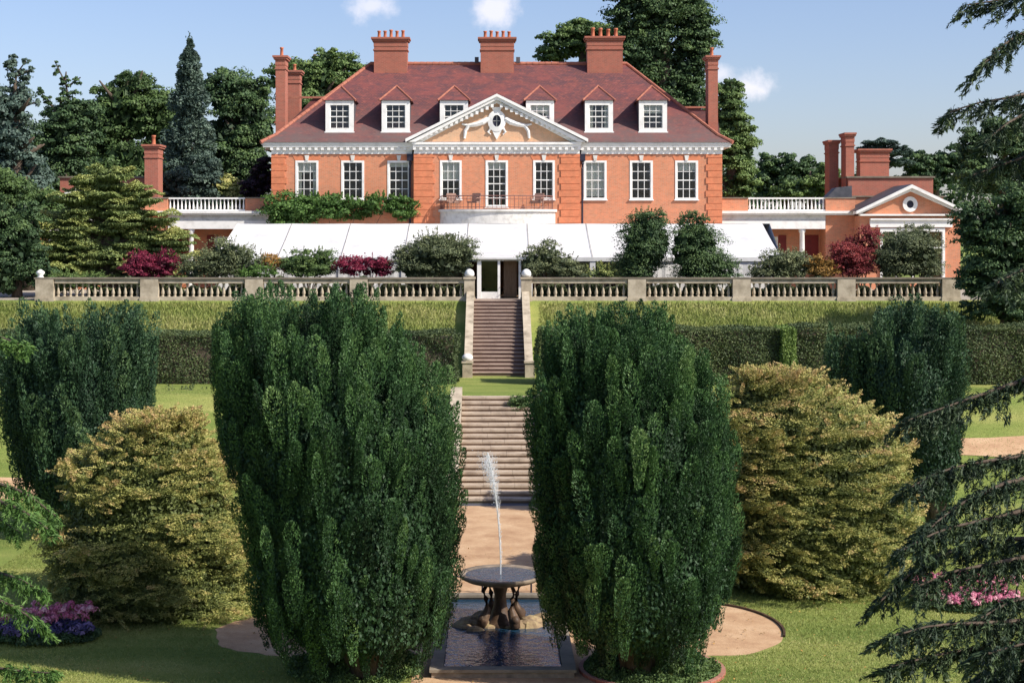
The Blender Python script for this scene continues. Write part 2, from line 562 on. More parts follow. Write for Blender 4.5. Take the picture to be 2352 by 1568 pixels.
def plume_leaves(lv, C, A, L, R, per, ll, lw, tint, along=.85, jit=.35, tip=1.0, shell=.6, bullet=False):
    """spindle shaped sprays: base points C, axes A, lengths L, radii R"""
    n = len(C)
    A = unit(A)
    i = np.repeat(np.arange(n), per)
    m = len(i)
    t = RNG.random(m) ** .9
    up = np.tile(np.array([[0.0, 0.0, 1.0]]), (n, 1))
    B1 = np.cross(A, up + RNG.normal(size=(n, 3)) * .2); B1 = unit(B1)
    B2 = np.cross(A, B1)
    a = RNG.random(m) * 2 * PI
    rad = B1[i] * np.cos(a)[:, None] + B2[i] * np.sin(a)[:, None]
    prof = np.sin(PI * np.clip(t * .80 + .12, 0, 1)) ** .75
    if bullet:
        prof = (.45 + .55 * np.minimum(1, t / .65)) * np.sqrt(np.clip(1 - (np.maximum(t - .62, 0) / .38) ** 2, 0, 1))
    r = R[i] * prof * (shell + (1.05 - shell) * RNG.random(m))
    pos = C[i] + A[i] * (L[i] * t)[:, None] + rad * r[:, None]
    D = A[i] * along + rad * .45 + RNG.normal(size=(m, 3)) * jit
    Nn = rad + RNG.normal(size=(m, 3)) * (.4 if shell < .7 else .22)
    T = tint[i] + (t - .5) * .25 * tip + RNG.normal(size=m) * .09
    s = .7 + .6 * RNG.random(m)
    lv.add(pos, D, Nn, ll * s, lw * s, T)


def silhouette(rows, Y):
    """rows of (plan y, plan x left, plan x right) -> arrays z, cx, r in metres (ascending z)"""
    rows = sorted(rows, key=lambda r: -r[0])
    z = np.array([ZC - (r[0] - YH) * Y / FOC for r in rows])
    xl = np.array([(r[1] - XC) * Y / FOC for r in rows])
    xr = np.array([(r[2] - XC) * Y / FOC for r in rows])
    return z, (xl + xr) / 2, (xr - xl) / 2


def body_points(sil, Y, n, depth=.9, inner=1.0, front_bias=False):
    z, cx, r = sil
    zz = np.interp(RNG.random(n), np.cumsum(np.r_[0, np.diff(z) * (r[1:] + r[:-1])]) / np.sum(np.diff(z) * (r[1:] + r[:-1])), z)
    th = RNG.random(n) * 2 * PI
    rr = np.interp(zz, z, r) * inner
    cc = np.interp(zz, z, cx)
    out = np.stack([np.cos(th), np.sin(th), np.zeros(n)], 1)
    pos = np.stack([cc + np.cos(th) * rr, Y + np.sin(th) * rr * depth, zz], 1)
    return pos, out, zz


def trunk(root, x, y, z0, z1, r, lean=0., limbs=5, spread=1.5, name='trunk', mat='bark'):
    mb = MB()
    pts = [(x + lean * t + .06 * math.sin(5 * t), y + .05 * math.cos(4 * t), z0 + (z1 - z0) * t) for t in (0, .15, .35, .6, .85, 1)]
    mb.tube(pts, [r * 1.5, r * 1.1, r, r * .8, r * .5, r * .2], 9)
    for k in range(limbs):
        t = random.uniform(.35, .85)
        a = random.uniform(0, 2 * PI)
        p = Vector((x + lean * t, y, z0 + (z1 - z0) * t))
        q = p + Vector((math.cos(a) * spread, math.sin(a) * spread, spread * random.uniform(.3, 1)))
        m = (p + q) / 2 + Vector((0, 0, -.1 * spread))
        mb.tube([p, m, q], [r * .45, r * .3, r * .1], 6)
    return mb.build(name, M[mat], root, smooth=True)


def yew(name, label, rows, Y, nplume, per, plume_len, plume_r, leaf, mat, zbase, group, depth=.9, trunkx=None, leaders=()):
    sil = silhouette(rows, Y)
    bx = sil[1][0] if trunkx is None else trunkx
    root = thing(name, label, 'tree', (bx, Y, zbase), group)
    lv = Leaves()
    # outer plumes
    z0, z1 = sil[0][0], sil[0][-1]
    sp = plume_r * 2.1
    pl = []; lvl = 0
    zc = z0 + .1
    while zc < z1:
        r_ = float(np.interp(zc, sil[0], sil[2])); c_ = float(np.interp(zc, sil[0], sil[1]))
        cnt = max(5, int(2 * PI * r_ * .93 / sp))
        ph = RNG.random() * 2 * PI
        for j in range(cnt):
            if RNG.random() < .12: continue
            th = ph + 2 * PI * (j + RNG.uniform(-.3, .3)) / cnt
            pl.append((c_, r_, th, zc + RNG.uniform(-.45, .45) * plume_len))
        zc += plume_len * .41; lvl += 1
    pl = np.array(pl); n = len(pl)
    zz = np.clip(pl[:, 3], z0, z1)
    rr_ = np.interp(zz, sil[0], sil[2]) * .91; cc_ = np.interp(zz, sil[0], sil[1])
    out = np.stack([np.cos(pl[:, 2]), np.sin(pl[:, 2]), np.zeros(n)], 1)
    pos = np.stack([cc_ + out[:, 0] * rr_, Y + out[:, 1] * rr_ * depth, zz], 1)
    L = plume_len * (.55 + .9 * RNG.random(n))
    R = plume_r * (.6 + .8 * RNG.random(n))
    pos[:, 2] -= L * .5
    hfr = (zz - z0) / (z1 - z0)
    pos -= out * .12 * plume_len
    A = out * (.16 - .05 * hfr)[:, None] + np.array([0, 0, 1.]) + RNG.normal(size=(n, 3)) * .09
    # big masses: low frequency bulges, push whole groups in or out
    q = np.sin(pos[:, 0] * 2.3 + pos[:, 2] * .7) * np.sin(pos[:, 1] * 2.9 + pos[:, 2] * .9 + 1) + .6 * np.sin(pos[:, 0] * 5.1 + pos[:, 2] * 1.3 + 2)
    push = q * .07 + RNG.normal(size=n) * .06
    pos += out * push[:, None] * sil[2].max() * .6
    tint = .46 + .13 * q + RNG.normal(size=n) * .14 + 1.1 * (push - .02)
    plume_leaves(lv, pos, A, L, R, per, leaf, leaf * .5, tint - .06, tip=1.9, along=1.0, jit=.2, shell=.82, bullet=True)
    # crown-top plumes that stand up out of the outline
    k = int(nplume * .12)
    pos, out, zz = body_points((sil[0][-3:], sil[1][-3:], sil[2][-3:]), Y, k, depth, .1)
    sc = np.sqrt(RNG.random(k))
    pos += out * (np.interp(zz, sil[0], sil[2]) * .85 * sc)[:, None]
    L = plume_len * (.7 + .9 * RNG.random(k)); R = plume_r * (.5 + .6 * RNG.random(k))
    pos[:, 2] -= L * .7
    plume_leaves(lv, pos, out * .12 + np.array([0, 0, 1.]) + RNG.normal(size=(k, 3)) * .07, L, R, per, leaf, leaf * .42, .45 + RNG.normal(size=k) * .12)
    # fine twigs roughening the surface
    k2 = nplume // 2
    pos, out, zz = body_points(sil, Y, k2, depth, .90)
    L = plume_len * (.15 + .3 * RNG.random(k2)); R = plume_r * (.2 + .3 * RNG.random(k2))
    plume_leaves(lv, pos - out * .12, out * .3 + np.array([0, 0, 1.]) + RNG.normal(size=(k2, 3)) * .25, L, R, max(10, per // 7), leaf, leaf * .4, .5 + RNG.normal(size=k2) * .18)
    # inner foliage fills the crown, tinted dark to paint shade between the plumes
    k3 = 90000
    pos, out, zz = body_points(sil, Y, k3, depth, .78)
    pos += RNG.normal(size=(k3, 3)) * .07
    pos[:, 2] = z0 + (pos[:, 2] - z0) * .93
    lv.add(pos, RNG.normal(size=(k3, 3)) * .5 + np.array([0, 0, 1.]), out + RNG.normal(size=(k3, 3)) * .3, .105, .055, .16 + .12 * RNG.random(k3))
    for (px, py) in leaders:
        m = 5
        x_, _, z_ = P(px, py, Y)
        yy = Y + RNG.uniform(-.8, .5, m) * sil[2][-1] * .5
        L = plume_len * (1.1 + .5 * RNG.random(m))
        C = np.stack([x_ + RNG.normal(size=m) * plume_r * .8, yy, z_ - L - RNG.random(m) * .35 * plume_len], 1)
        plume_leaves(lv, C, RNG.normal(size=(m, 3)) * .07 + np.array([0, 0, 1.]), L, plume_r * (.6 + .45 * RNG.random(m)), per, leaf, leaf * .5, .5 + RNG.normal(size=m) * .12)
    lv.build('crown', LEAF[mat], root)
    mb = MB()
    for k in range(6):
        a = k * 1.05
        x0, y0 = bx + .16 * math.cos(a), Y + .16 * math.sin(a)
        x1, y1 = bx + sil[2][0] * .8 * math.cos(a), Y + sil[2][0] * .7 * math.sin(a)
        zt = sil[0][0] + (z1 - z0) * .5
        mb.tube([(x0, y0, zbase - .1), ((x0 * 2 + x1) / 3, (y0 * 2 + y1) / 3, zbase + .6 + (z0 - zbase) * .5), (x1, y1, zt)], [.15, .12, .04], 7)
    mb.build('trunk', M['bark'], root, smooth=True)
    return root


def spray_bush(name, label, rows, Y, n, per, ln, rad, leaf, mat, zbase, cat='shrub', group=None, depth=.9, droop=-.1, tintf=None, gap=None, stem=True, tang=0.):
    """bush made of outward pointing sprays"""
    sil = silhouette(rows, Y)
    root = thing(name, label, cat, (float(sil[1][0]), Y, zbase), group)
    lv = Leaves()
    pos, out, zz = body_points(sil, Y, n, depth, .9)
    z0, z1 = sil[0][0], sil[0][-1]
    h = (zz - z0) / (z1 - z0)
    L = ln * (.5 + .9 * RNG.random(n)); R = rad * (.6 + .8 * RNG.random(n))
    A = out + np.stack([np.zeros(n), np.zeros(n), droop + .75 * h ** 2 + RNG.normal(size=n) * .22], 1) + RNG.normal(size=(n, 3)) * .3
    if tang:
        tv = np.stack([-out[:, 1], out[:, 0], np.zeros(n)], 1) * np.where(out[:, 0] > 0, 1, 1)[:, None]
        A = out * .45 + tv * (RNG.choice([-1, 1], n, p=[.35, .65]) * (.5 + .6 * RNG.random(n)))[:, None] * tang + np.stack([np.zeros(n), np.zeros(n), droop + .5 * h ** 2 + RNG.normal(size=n) * .16], 1)
    A = unit(A)
    q = np.sin(pos[:, 0] * 1.9 + 1 + pos[:, 2] * 2.1) * np.sin(pos[:, 1] * 2.3 + pos[:, 2] * 1.1) + .5 * np.sin(pos[:, 2] * 4 + pos[:, 0] * 2.2)
    pos += out * (q * (.08 if not tang else .24) + RNG.normal(size=n) * .05)[:, None] * sil[2].max() * .5
    pos -= A * (L * .55)[:, None]
    tint = tintf(h, q) if tintf else .5 + .14 * q
    tint = tint + RNG.normal(size=n) * .12
    keep = np.ones(n, bool)
    if gap is not None:
        keep = ~gap(pos)
    plume_leaves(lv, pos[keep], A[keep], L[keep], R[keep], per, leaf, leaf * .45, tint[keep], along=.8, jit=.33, tip=2.2)
    # top dome
    k = int(n * .2)
    rt = sil[2][-1]
    pos2, out2, zz2 = body_points((sil[0][-2:], sil[1][-2:], sil[2][-2:]), Y, k, depth, .1)
    pos2 += out2 * (rt * .9 * np.sqrt(RNG.random(k)))[:, None]
    L2 = ln * (.5 + .7 * RNG.random(k))
    A2 = unit(out2 * .5 + np.array([0, 0, .8]) + RNG.normal(size=(k, 3)) * .3)
    t2 = (tintf(np.ones(k), np.zeros(k)) if tintf else .55) + RNG.normal(size=k) * .12
    plume_leaves(lv, pos2 - A2 * (L2 * .8)[:, None], A2, L2, rad * (.6 + .7 * RNG.random(k)), per, leaf, leaf * .45, t2, along=.7, jit=.4)
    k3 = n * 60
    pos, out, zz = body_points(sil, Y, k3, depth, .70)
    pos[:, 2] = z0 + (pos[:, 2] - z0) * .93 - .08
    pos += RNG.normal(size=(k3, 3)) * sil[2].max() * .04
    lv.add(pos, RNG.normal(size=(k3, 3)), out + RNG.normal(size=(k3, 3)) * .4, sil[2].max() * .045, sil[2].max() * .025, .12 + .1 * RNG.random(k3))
    lv.build('foliage', LEAF[mat], root)
    if stem:
        mb = MB()
        bx = float(sil[1][0]); rr = float(sil[2][0])
        for k_ in range(5):
            a = k_ * 1.3
            mb.tube([(bx + .08 * math.cos(a), Y + .08 * math.sin(a), zbase - .05),
                     (bx + rr * .3 * math.cos(a), Y + rr * .3 * math.sin(a), zbase + (z1 - zbase) * .3),
                     (bx + rr * .6 * math.cos(a), Y + rr * .6 * math.sin(a), zbase + (z1 - zbase) * .65)],
                    [.05 + .01 * (z1 - zbase), .035, .012], 6)
        mb.build('stem', M['bark'], root, smooth=True)
    return root


def blob_crown(lv, lobes, nleaf, leaf, droop=.25, base_t=.5, inner=True, sub=26, subr=.34):
    """lobes (x,y,z,rx,ry,rz); each lobe is covered with many leafy sub-lobes"""
    vol = sum((l[3] * l[5]) for l in lobes)
    for (x, y, z, rx, ry, rz) in lobes:
        c = np.array([x, y, z]); r = np.array([rx, ry, rz])
        k = max(10, int(sub * (rx * rz / (vol / len(lobes))) ** .5))
        d = rnd_dir(k)
        sc = c + d * r * (.55 + .42 * RNG.random((k, 1)))
        sr = subr * min(rx, rz) * (.55 + .8 * RNG.random(k))
        st = base_t + RNG.normal(size=k) * .14
        m = int(nleaf * rx * rz / vol)
        i = RNG.integers(0, k, m)
        dd = rnd_dir(m)
        dd[:, 2] = np.where(dd[:, 2] < -.3, -dd[:, 2] * .5, dd[:, 2])
        pos = sc[i] + dd * (sr[i] * (.6 + .5 * RNG.random(m)))[:, None] * np.array([1.25, 1.25, .8])
        D = np.cross(dd, rnd_dir(m)) + np.array([0, 0, -droop]) + dd * .3
        s = .6 + .8 * RNG.random(m)
        lv.add(pos, D, dd + RNG.normal(size=(m, 3)) * .45, leaf * s, leaf * .6 * s, st[i] + RNG.normal(size=m) * .12 + .12 * dd[:, 2])
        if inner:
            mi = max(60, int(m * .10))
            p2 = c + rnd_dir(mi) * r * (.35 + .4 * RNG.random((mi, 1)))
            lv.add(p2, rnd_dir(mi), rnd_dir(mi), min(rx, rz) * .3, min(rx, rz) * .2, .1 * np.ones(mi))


def tree(name, label, lobes_px, Y, mat, nleaf=16000, leaf=.26, zbase=0., group='trees behind the house', depth=1.0, base_t=.5, sub=26, subr=.34, bare=None, cat='tree', trunk_px=None):
    """lobes_px = (plan x, plan y, plan half width, plan half height)"""
    lobes = []
    for k, (px, py, hw, hh) in enumerate(lobes_px):
        X, _, Z = P(px, py, Y)
        rx, rz = hw * Y / FOC, hh * Y / FOC
        lobes.append((X, Y + (random.uniform(-.5, .5) * rx * .5 if k else 0), Z, rx, rx * depth, rz))
    tx = P(trunk_px, 0, Y)[0] if trunk_px is not None else sum(l[0] for l in lobes) / len(lobes)
    root = thing(name, label, cat, (tx, Y, zbase), group)
    lv = Leaves()
    blob_crown(lv, lobes, int(nleaf * 1.9), leaf * .74, base_t=base_t, sub=int(sub * 1.3), subr=subr * .92)
    lv.build('crown', LEAF[mat], root)
    ztop = max(l[2] + l[5] * .5 for l, q_ in zip(lobes, lobes_px) if q_[2] >= 24)
    tk = trunk(root, tx, Y, zbase - .1, ztop, .035 * (ztop - zbase) * .9 + .06, limbs=9, spread=max(l[3] for l in lobes) * .7)
    if bare:
        mb = MB()
        for chain in bare:
            pts = [P(a, b_, Y) for a, b_ in chain]
            mb.tube(pts, [max(.03, .08 * (1 - i / len(pts))) for i in range(len(pts))], 6)
        mb.build('bare_branch', M['bark'], tk)
    return root


def shrub(name, label, lobes_px, Y, mat, nleaf=5000, leaf=.09, zbase=0., group='shrubs in the terrace border', base_t=.5, cat='shrub', stalks=0):
    lobes = []
    for k, (px, py, hw, hh) in enumerate(lobes_px):
        X, _, Z = P(px, py, Y)
        rx, rz = 1.14 * hw * Y / FOC, 1.12 * hh * Y / FOC
        lobes.append((X, Y + (k % 2) * .15, Z, rx, rx * .8, rz))
    bx = sum(l[0] for l in lobes) / len(lobes)
    root = thing(name, label, cat, (bx, Y, zbase), group)
    lv = Leaves()
    blob_crown(lv, lobes, int(nleaf * 1.5), leaf * .85, base_t=base_t, sub=30, subr=.38)
    # thin shoots poking out of the outline
    for (x, y, z, rx, ry, rz) in lobes:
        k = 26
        d = rnd_dir(k); d[:, 2] = np.abs(d[:, 2])
        C = np.array([x, y, z]) + d * np.array([rx, ry, rz]) * .85
        plume_leaves(lv, C, d * .6 + np.array([0, 0, .7]) + RNG.normal(size=(k, 3)) * .2, .25 * max(rx, rz) * (.5 + RNG.random(k)), .03 + .03 * RNG.random(k), 22, leaf * .9, leaf * .4, base_t + .15 + RNG.normal(size=k) * .1)
    lv.build('foliage', LEAF[mat], root)
    mb = MB()
    zt = max(l[2] for l in lobes)
    for k in range(5):
        l = lobes[k % len(lobes)]
        a = k * 1.4
        mb.tube([(bx + .05 * math.cos(a), Y, zbase - .05), ((bx + l[0]) / 2 + .1 * math.cos(a), Y + .1 * math.sin(a), (zbase + l[2]) / 2),
                 (l[0] + l[3] * .4 * math.cos(a), Y + .2 * math.sin(a), l[2] + .2 * l[5])], [.04, .028, .01], 5)
    mb.build('stem', M['bark'], root)
    return root


# ------------------------------------------------------------------ ground
Z_MID, Z_LOW = -3.0, -5.7
CX = 0.325                                            # axis of house, stairs and fountain
prof = [(-40, 6.5), (-6, 1.9), (3, 1.2), (6, .6), (15, -2.6), (26, Z_LOW), (51.9, Z_LOW), (59.95, Z_MID), (68.5, Z_MID), (74.62, -.20), (74.78, -.03), (75.4, -.02), (150, -.02), (400, -.02), (2500, -.02)]


def gz(Y):
    return float(np.interp(Y, [p[0] for p in prof], [p[1] for p in prof]))


ys = []
for (a, b_) in zip(prof[:-1], prof[1:]):
    seg = max(1, int((b_[0] - a[0]) / 2.0)) if b_[0] < 160 else 3
    ys += list(np.linspace(a[0], b_[0], seg, endpoint=False))
ys.append(2500.)
xs = list(np.linspace(-900, -60, 6)) + list(np.linspace(-55, 55, 56)) + list(np.linspace(60, 900, 6))
mb = MB()
gv = [(x, y, gz(y)) for y in ys for x in xs]
nx = len(xs)
mb.add(gv, [(j * nx + i, j * nx + i + 1, (j + 1) * nx + i + 1, (j + 1) * nx + i) for j in range(len(ys) - 1) for i in range(nx - 1)])
# the middle terrace and the stair slots stay as plain slope: the stairs are built over it
structure(mb.build('lawn', M['grass']))

# terrace paving between balustrade and house
mb = MB(); mb.box(-34, 34, 75.3, 89.9, -.1, .0)
structure(mb.build('terrace', M['asphalt']))


def sheet(name, poly, z, mat, th=.0):
    mb = MB()
    mb.add([(x, y, z) for x, y in poly], [tuple(range(len(poly)))])
    return structure(mb.build(name, mat))


# gravel: cross walk with rounded ends, axis walk to the stairs
poly = []
for k in range(25):
    a = -PI / 2 + PI * k / 24
    w_ = 1 + .015 * math.sin(9 * a)
    poly.append((4.75 + 1.75 * w_ * math.cos(a), 35.15 + 2.35 * w_ * math.sin(a)))
for k in range(25):
    a = PI / 2 + PI * k / 24
    w_ = 1 + .03 * math.sin(7 * a) + .02 * math.sin(17 * a + 1)
    poly.append((-4.2 + 1.9 * w_ * math.cos(a), 34.75 + 1.95 * w_ * math.sin(a)))
sheet('gravel_path', poly, Z_LOW + .004, M['sand'])
sheet('axis_path', [(CX - 1.9, 28), (CX + 1.9, 28), (CX + 1.9, 51.4), (CX - 1.9, 51.4)], Z_LOW + .008, M['sand'])


def slope_strip(name, x0, x1, ya, yb, yc, yd, mat, up=.02):
    """gravel walk on the grass slope: at x0 spans ya..yb, at x1 spans yc..yd"""
    mb = MB(); vs = []; n = 24
    for k in range(n + 1):
        t = k / n
        x = x0 + (x1 - x0) * t
        a = ya + (yc - ya) * t + .12 * math.sin(x * .9); b = yb + (yd - yb) * t + .10 * math.sin(x * 1.3 + 1)
        vs += [(x, a, gz(a) + up), (x, b, gz(b) + up)]
    mb.add(vs, [(2 * k, 2 * k + 2, 2 * k + 3, 2 * k + 1) for k in range(n)])
    return structure(mb.build(name, mat))


slope_strip('slope_path', 12.5, 34, 55.1, 56.4, 54.6, 56.6, M['sand'])
slope_strip('side_path', -34, -12.5, 52.6, 54.2, 52.0, 53.4, M['sand'])

# grass on the bank and round the edges: blades nobody could count
def blades(name, x0, x1, y0, y1, n, h, tint_c, mat='grass', skip=None, lay=.35):
    x = RNG.uniform(x0, x1, n); y = RNG.uniform(y0, y1, n)
    if skip is not None:
        k = ~skip(x, y); x = x[k]; y = y[k]; n = len(x)
    z = np.interp(y, [p[0] for p in prof], [p[1] for p in prof])
    hh = h * (.4 + .9 * RNG.random(n))
    D = np.stack([RNG.normal(size=n) * lay, RNG.normal(size=n) * lay - .1, np.ones(n)], 1)
    C = np.stack([x, y, z + hh * .38], 1)
    patch = np.sin(x * .5 + 1.3 * np.sin(y * 1.7)) * np.sin(y * 2.3 + x * .35) * .7 + np.sin(x * 2.7 + y) * .2
    lv = Leaves()
    lv.add(C, D, np.stack([RNG.normal(size=n) * .5, -np.ones(n), RNG.normal(size=n) * .2], 1), hh, h * .17, tint_c + patch * .28 + RNG.normal(size=n) * .13)
    o = lv.build(name, LEAF[mat])
    o['kind'] = 'stuff'; o['label'] = 'long grass growing on the bank under the balustrade' if y0 > 60 else 'short lawn grass in the lower garden'; o['category'] = 'grass'
    return o


def stair_gap(x, y): return np.abs(x - CX) < 2.0


blades('bank_grass', -30, 34, 67.9, 74.6, 150000, .25, .58, skip=stair_gap)


def on_path(x, y):
    r = (np.abs(x - CX) < 2.0)
    e1 = ((x - 4.75) / 1.85) ** 2 + ((y - 35.15) / 2.45) ** 2 < 1
    e2 = ((x + 4.2) / 2.0) ** 2 + ((y - 34.75) / 2.05) ** 2 < 1
    m = (x > -4.2) & (x < 4.75) & (y > 32.7) & (y < 37.4)
    return r | e1 | e2 | m


blades('lawn_grass', -13, 15, 29.5, 44, 260000, .07, .5, skip=on_path, lay=.8)
blades('slope_grass', -24, 26, 44, 62, 110000, .07, .5, skip=stair_gap, lay=.8)


n = 900
lv = Leaves(); x = RNG.uniform(-9, 9, n); y = RNG.uniform(29.5, 44, n)
lv.add(np.stack([x, y, np.full(n, Z_LOW + .03)], 1), rnd_dir(n) * np.array([1, 1, .2]), np.array([0, 0, 1.]) + RNG.normal(size=(n, 3)) * .3, .06, .04, RNG.random(n))
o = lv.build('fallen_leaves', LEAF['orange']); o['kind'] = 'stuff'; o['label'] = 'scattered dry leaves fallen on the gravel and lawn'; o['category'] = 'leaves'


# ------------------------------------------------------------------ stairs
def stairs(name, label, y_top, y_bot, z_top, z_bot, n, hw, tread_m, riser_m, nosing=.05):
    root = thing(name, label, 'stairs', (CX, y_bot, z_bot))
    rise = (z_top - z_bot) / n; run = (y_top - y_bot) / n
    rz = MB(); tr = MB()
    for i in range(n):
        y0 = y_bot + run * i; z1 = z_bot + rise * (i + 1)
        rz.box(CX - hw, CX + hw, y0 + .03, y_top + .2, z1 - rise, z1 - nosing)
        xo = CX - hw
        while xo < CX + hw - .05:                      # treads laid in slabs
            w = min(random.uniform(.7, 1.1), CX + hw - xo)
            d = random.uniform(-.006, .006)
            tr.box(xo + .004, xo + w - .004, y0 - .012 + d, y0 + run + .028, z1 - nosing + .002, z1 + d * .5)
            xo += w
    rz.build('risers', riser_m, root); tr.build('treads', tread_m, root)
    return root


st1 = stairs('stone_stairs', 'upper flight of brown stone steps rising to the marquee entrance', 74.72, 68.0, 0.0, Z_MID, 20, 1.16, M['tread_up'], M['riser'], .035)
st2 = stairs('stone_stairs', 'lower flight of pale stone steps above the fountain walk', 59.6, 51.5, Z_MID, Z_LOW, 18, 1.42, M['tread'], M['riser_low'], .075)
mb = MB(); mb.box(CX - 1.16, CX + 1.16, 74.70, 76.4, -.2, .006); mb.build('landing', M['tread_up'], st1)
# flank walls with coping, parts of the stairs
for s in (-1, 1):
    mb = MB()
    a, b_ = sorted((CX + s * 1.165, CX + s * 1.46))
    mb.prism_x([(67.6, Z_MID - .1), (67.6, Z_MID + .42), (74.9, .35), (74.9, -.6), (70, Z_MID - .1)], a, b_)
    mb.build('flank_wall', M['stone'], st1)
    mb = MB(); mb.prism_x([(67.5, Z_MID + .425), (67.5, Z_MID + .53), (74.9, .46), (74.9, .355)], a - .03, b_ + .03)
    mb.build('flank_coping', M['stone'], st1)
    mb = MB(); c = CX + s * 1.34
    mb.box(c - .21, c + .21, 67.1, 67.5, Z_MID - .1, Z_MID + .62); mb.box(c - .25, c + .25, 67.06, 67.54, Z_MID + .62, Z_MID + .70)
    mb.build('newel', M['stone'], st1)
    if s < 0:
        mb = MB(); mb.lathe([(.16, 0), (.2, .05), (.24, .12), (.22, .22), (.12, .30), (.03, .33)], c, 67.3, 16, Z_MID + .70)
        mb.build('finial', M['white'], st1, True)
    mb = MB()
    a, b_ = sorted((CX + s * 1.425, CX + s * 1.85))
    mb.prism_x([(51.2, Z_LOW - .1), (51.2, Z_LOW + .35), (59.4, Z_MID + .30), (59.9, Z_MID + .30), (59.9, Z_LOW - .1)], a, b_)
    mb.build('flank_wall', M['stone'], st2)

# ------------------------------------------------------------------ balustrade of the terrace
def baluster_mesh():
    mb = MB()
    mb.box(-.065, .065, -.065, .065, 0, .05)
    mb.lathe([(.045, .05), (.05, .07), (.075, .14), (.082, .20), (.06, .30), (.038, .42), (.035, .50), (.05, .55), (.04, .58), (.055, .60)], 0, 0, 10)
    mb.box(-.065, .065, -.065, .065, .60, .64)
    return mb


YB = 75.0
ped = 5.0
for s in (-1, 1):
    lab = 'stone balustrade with pale pedestals on the marquee side left of the stairs' if s < 0 else 'stone balustrade running from the stairs to the shaded end by the dark tree'
    root = thing('stone_balustrade', lab, 'balustrade', (CX + s * 11, YB, 0), 'balustrades along the terrace edge')
    x_start = CX + s * 1.36
    xp = [x_start + s * (.0 if k == 0 else ped * k + .28) for k in range(5)]
    proto = None
    for k, x in enumerate(xp):
        hw = .25 if k == 0 else .43
        mb = MB()
        mb.box(x - hw, x + hw, YB - .22, YB + .22, -.12, 1.0)
        if k == 0:
            mb.box(x - hw - .04, x + hw + .04, YB - .27, YB + .27, 1.0, 1.10)
        mb.box(x - hw - .03, x + hw + .03, YB - .25, YB + .25, -.13, .12)
        p_ = mb.build('gate_pier' if k == 0 else 'pedestal', M['stone'], root)
        if k == 0:
            f = MB(); f.lathe([(.13, 0), (.15, .03), (.22, .05), (.235, .13), (.22, .22), (.17, .31), (.08, .37), (.01, .385)], x, YB, 18, 1.10)
            f.build('finial', M['white'], p_, True)
        if k == 4 and s < 0:
            f = MB(); f.lathe([(.14, 0), (.17, .04), (.10, .10), (.2, .2), (.2, .28), (.10, .36), (.02, .40)], x - .25, YB, 14, 1.06)
            f.build('finial', M['white'], root, True)
    for k in range(4):
        a, b_ = sorted((xp[k] + s * (.25 if k == 0 else .46), xp[k + 1] - s * .46))
        mb = MB(); mb.box(a, b_, YB - .19, YB + .19, -.12, .16)
        mb.build('plinth', M['stone'], root)
        w = b_ - a; nb = 14
        for j in range(nb):
            x = a + w * (j + .5) / nb
            if proto is None:
                m_ = baluster_mesh().build('baluster', M['stone'], None, True)
                m_.parent = root; m_.location = Vector((x, YB, .16)) - root.location
                proto = m_
            else:
                c = proto.copy(); COL.objects.link(c); c.parent = root
                c.location = Vector((x, YB, .16)) - root.location
                c.rotation_euler = (0, 0, random.uniform(-.1, .1))
    a, b_ = sorted((xp[0] + s * .292, xp[4] + s * .49))
    mb = MB()
    mb.box(a, b_, YB - .23, YB + .23, 1.002 if False else .80 + .205, 1.075)
    mb.build('coping', M['coping'], root)
    for k in range(4):
        a, b_ = sorted((xp[k] + s * (.25 if k == 0 else .46), xp[k + 1] - s * .46))
        mb = MB(); mb.box(a, b_, YB - .15, YB + .15, .80, 1.004)
        mb.build('rail', M['stone'], root)


# ------------------------------------------------------------------ house
HZ = lambda y: ZC + (YH - y) / 40.0
house = thing('country_house', 'large red brick country house with white pediment and purple brown tiled roof', 'house', (CX, 90, 0))
FY, BY = 90.0, 89.68                                  # wall face, projecting bay face
Z_EAVE = 8.4


def wall_openings(mb, x0, x1, z0, z1, y0, y1, ops):
    """ops: (xa, xb, za, zb)"""
    x = x0
    for (xa, xb, za, zb) in sorted(ops):
        if xa > x: mb.box(x, xa, y0, y1, z0, z1)
        mb.box(xa, xb, y0, y1, z0, za)
        mb.box(xa, xb, y0, y1, zb, z1)
        x = xb
    if x1 > x: mb.box(x, x1, y0, y1, z0, z1)


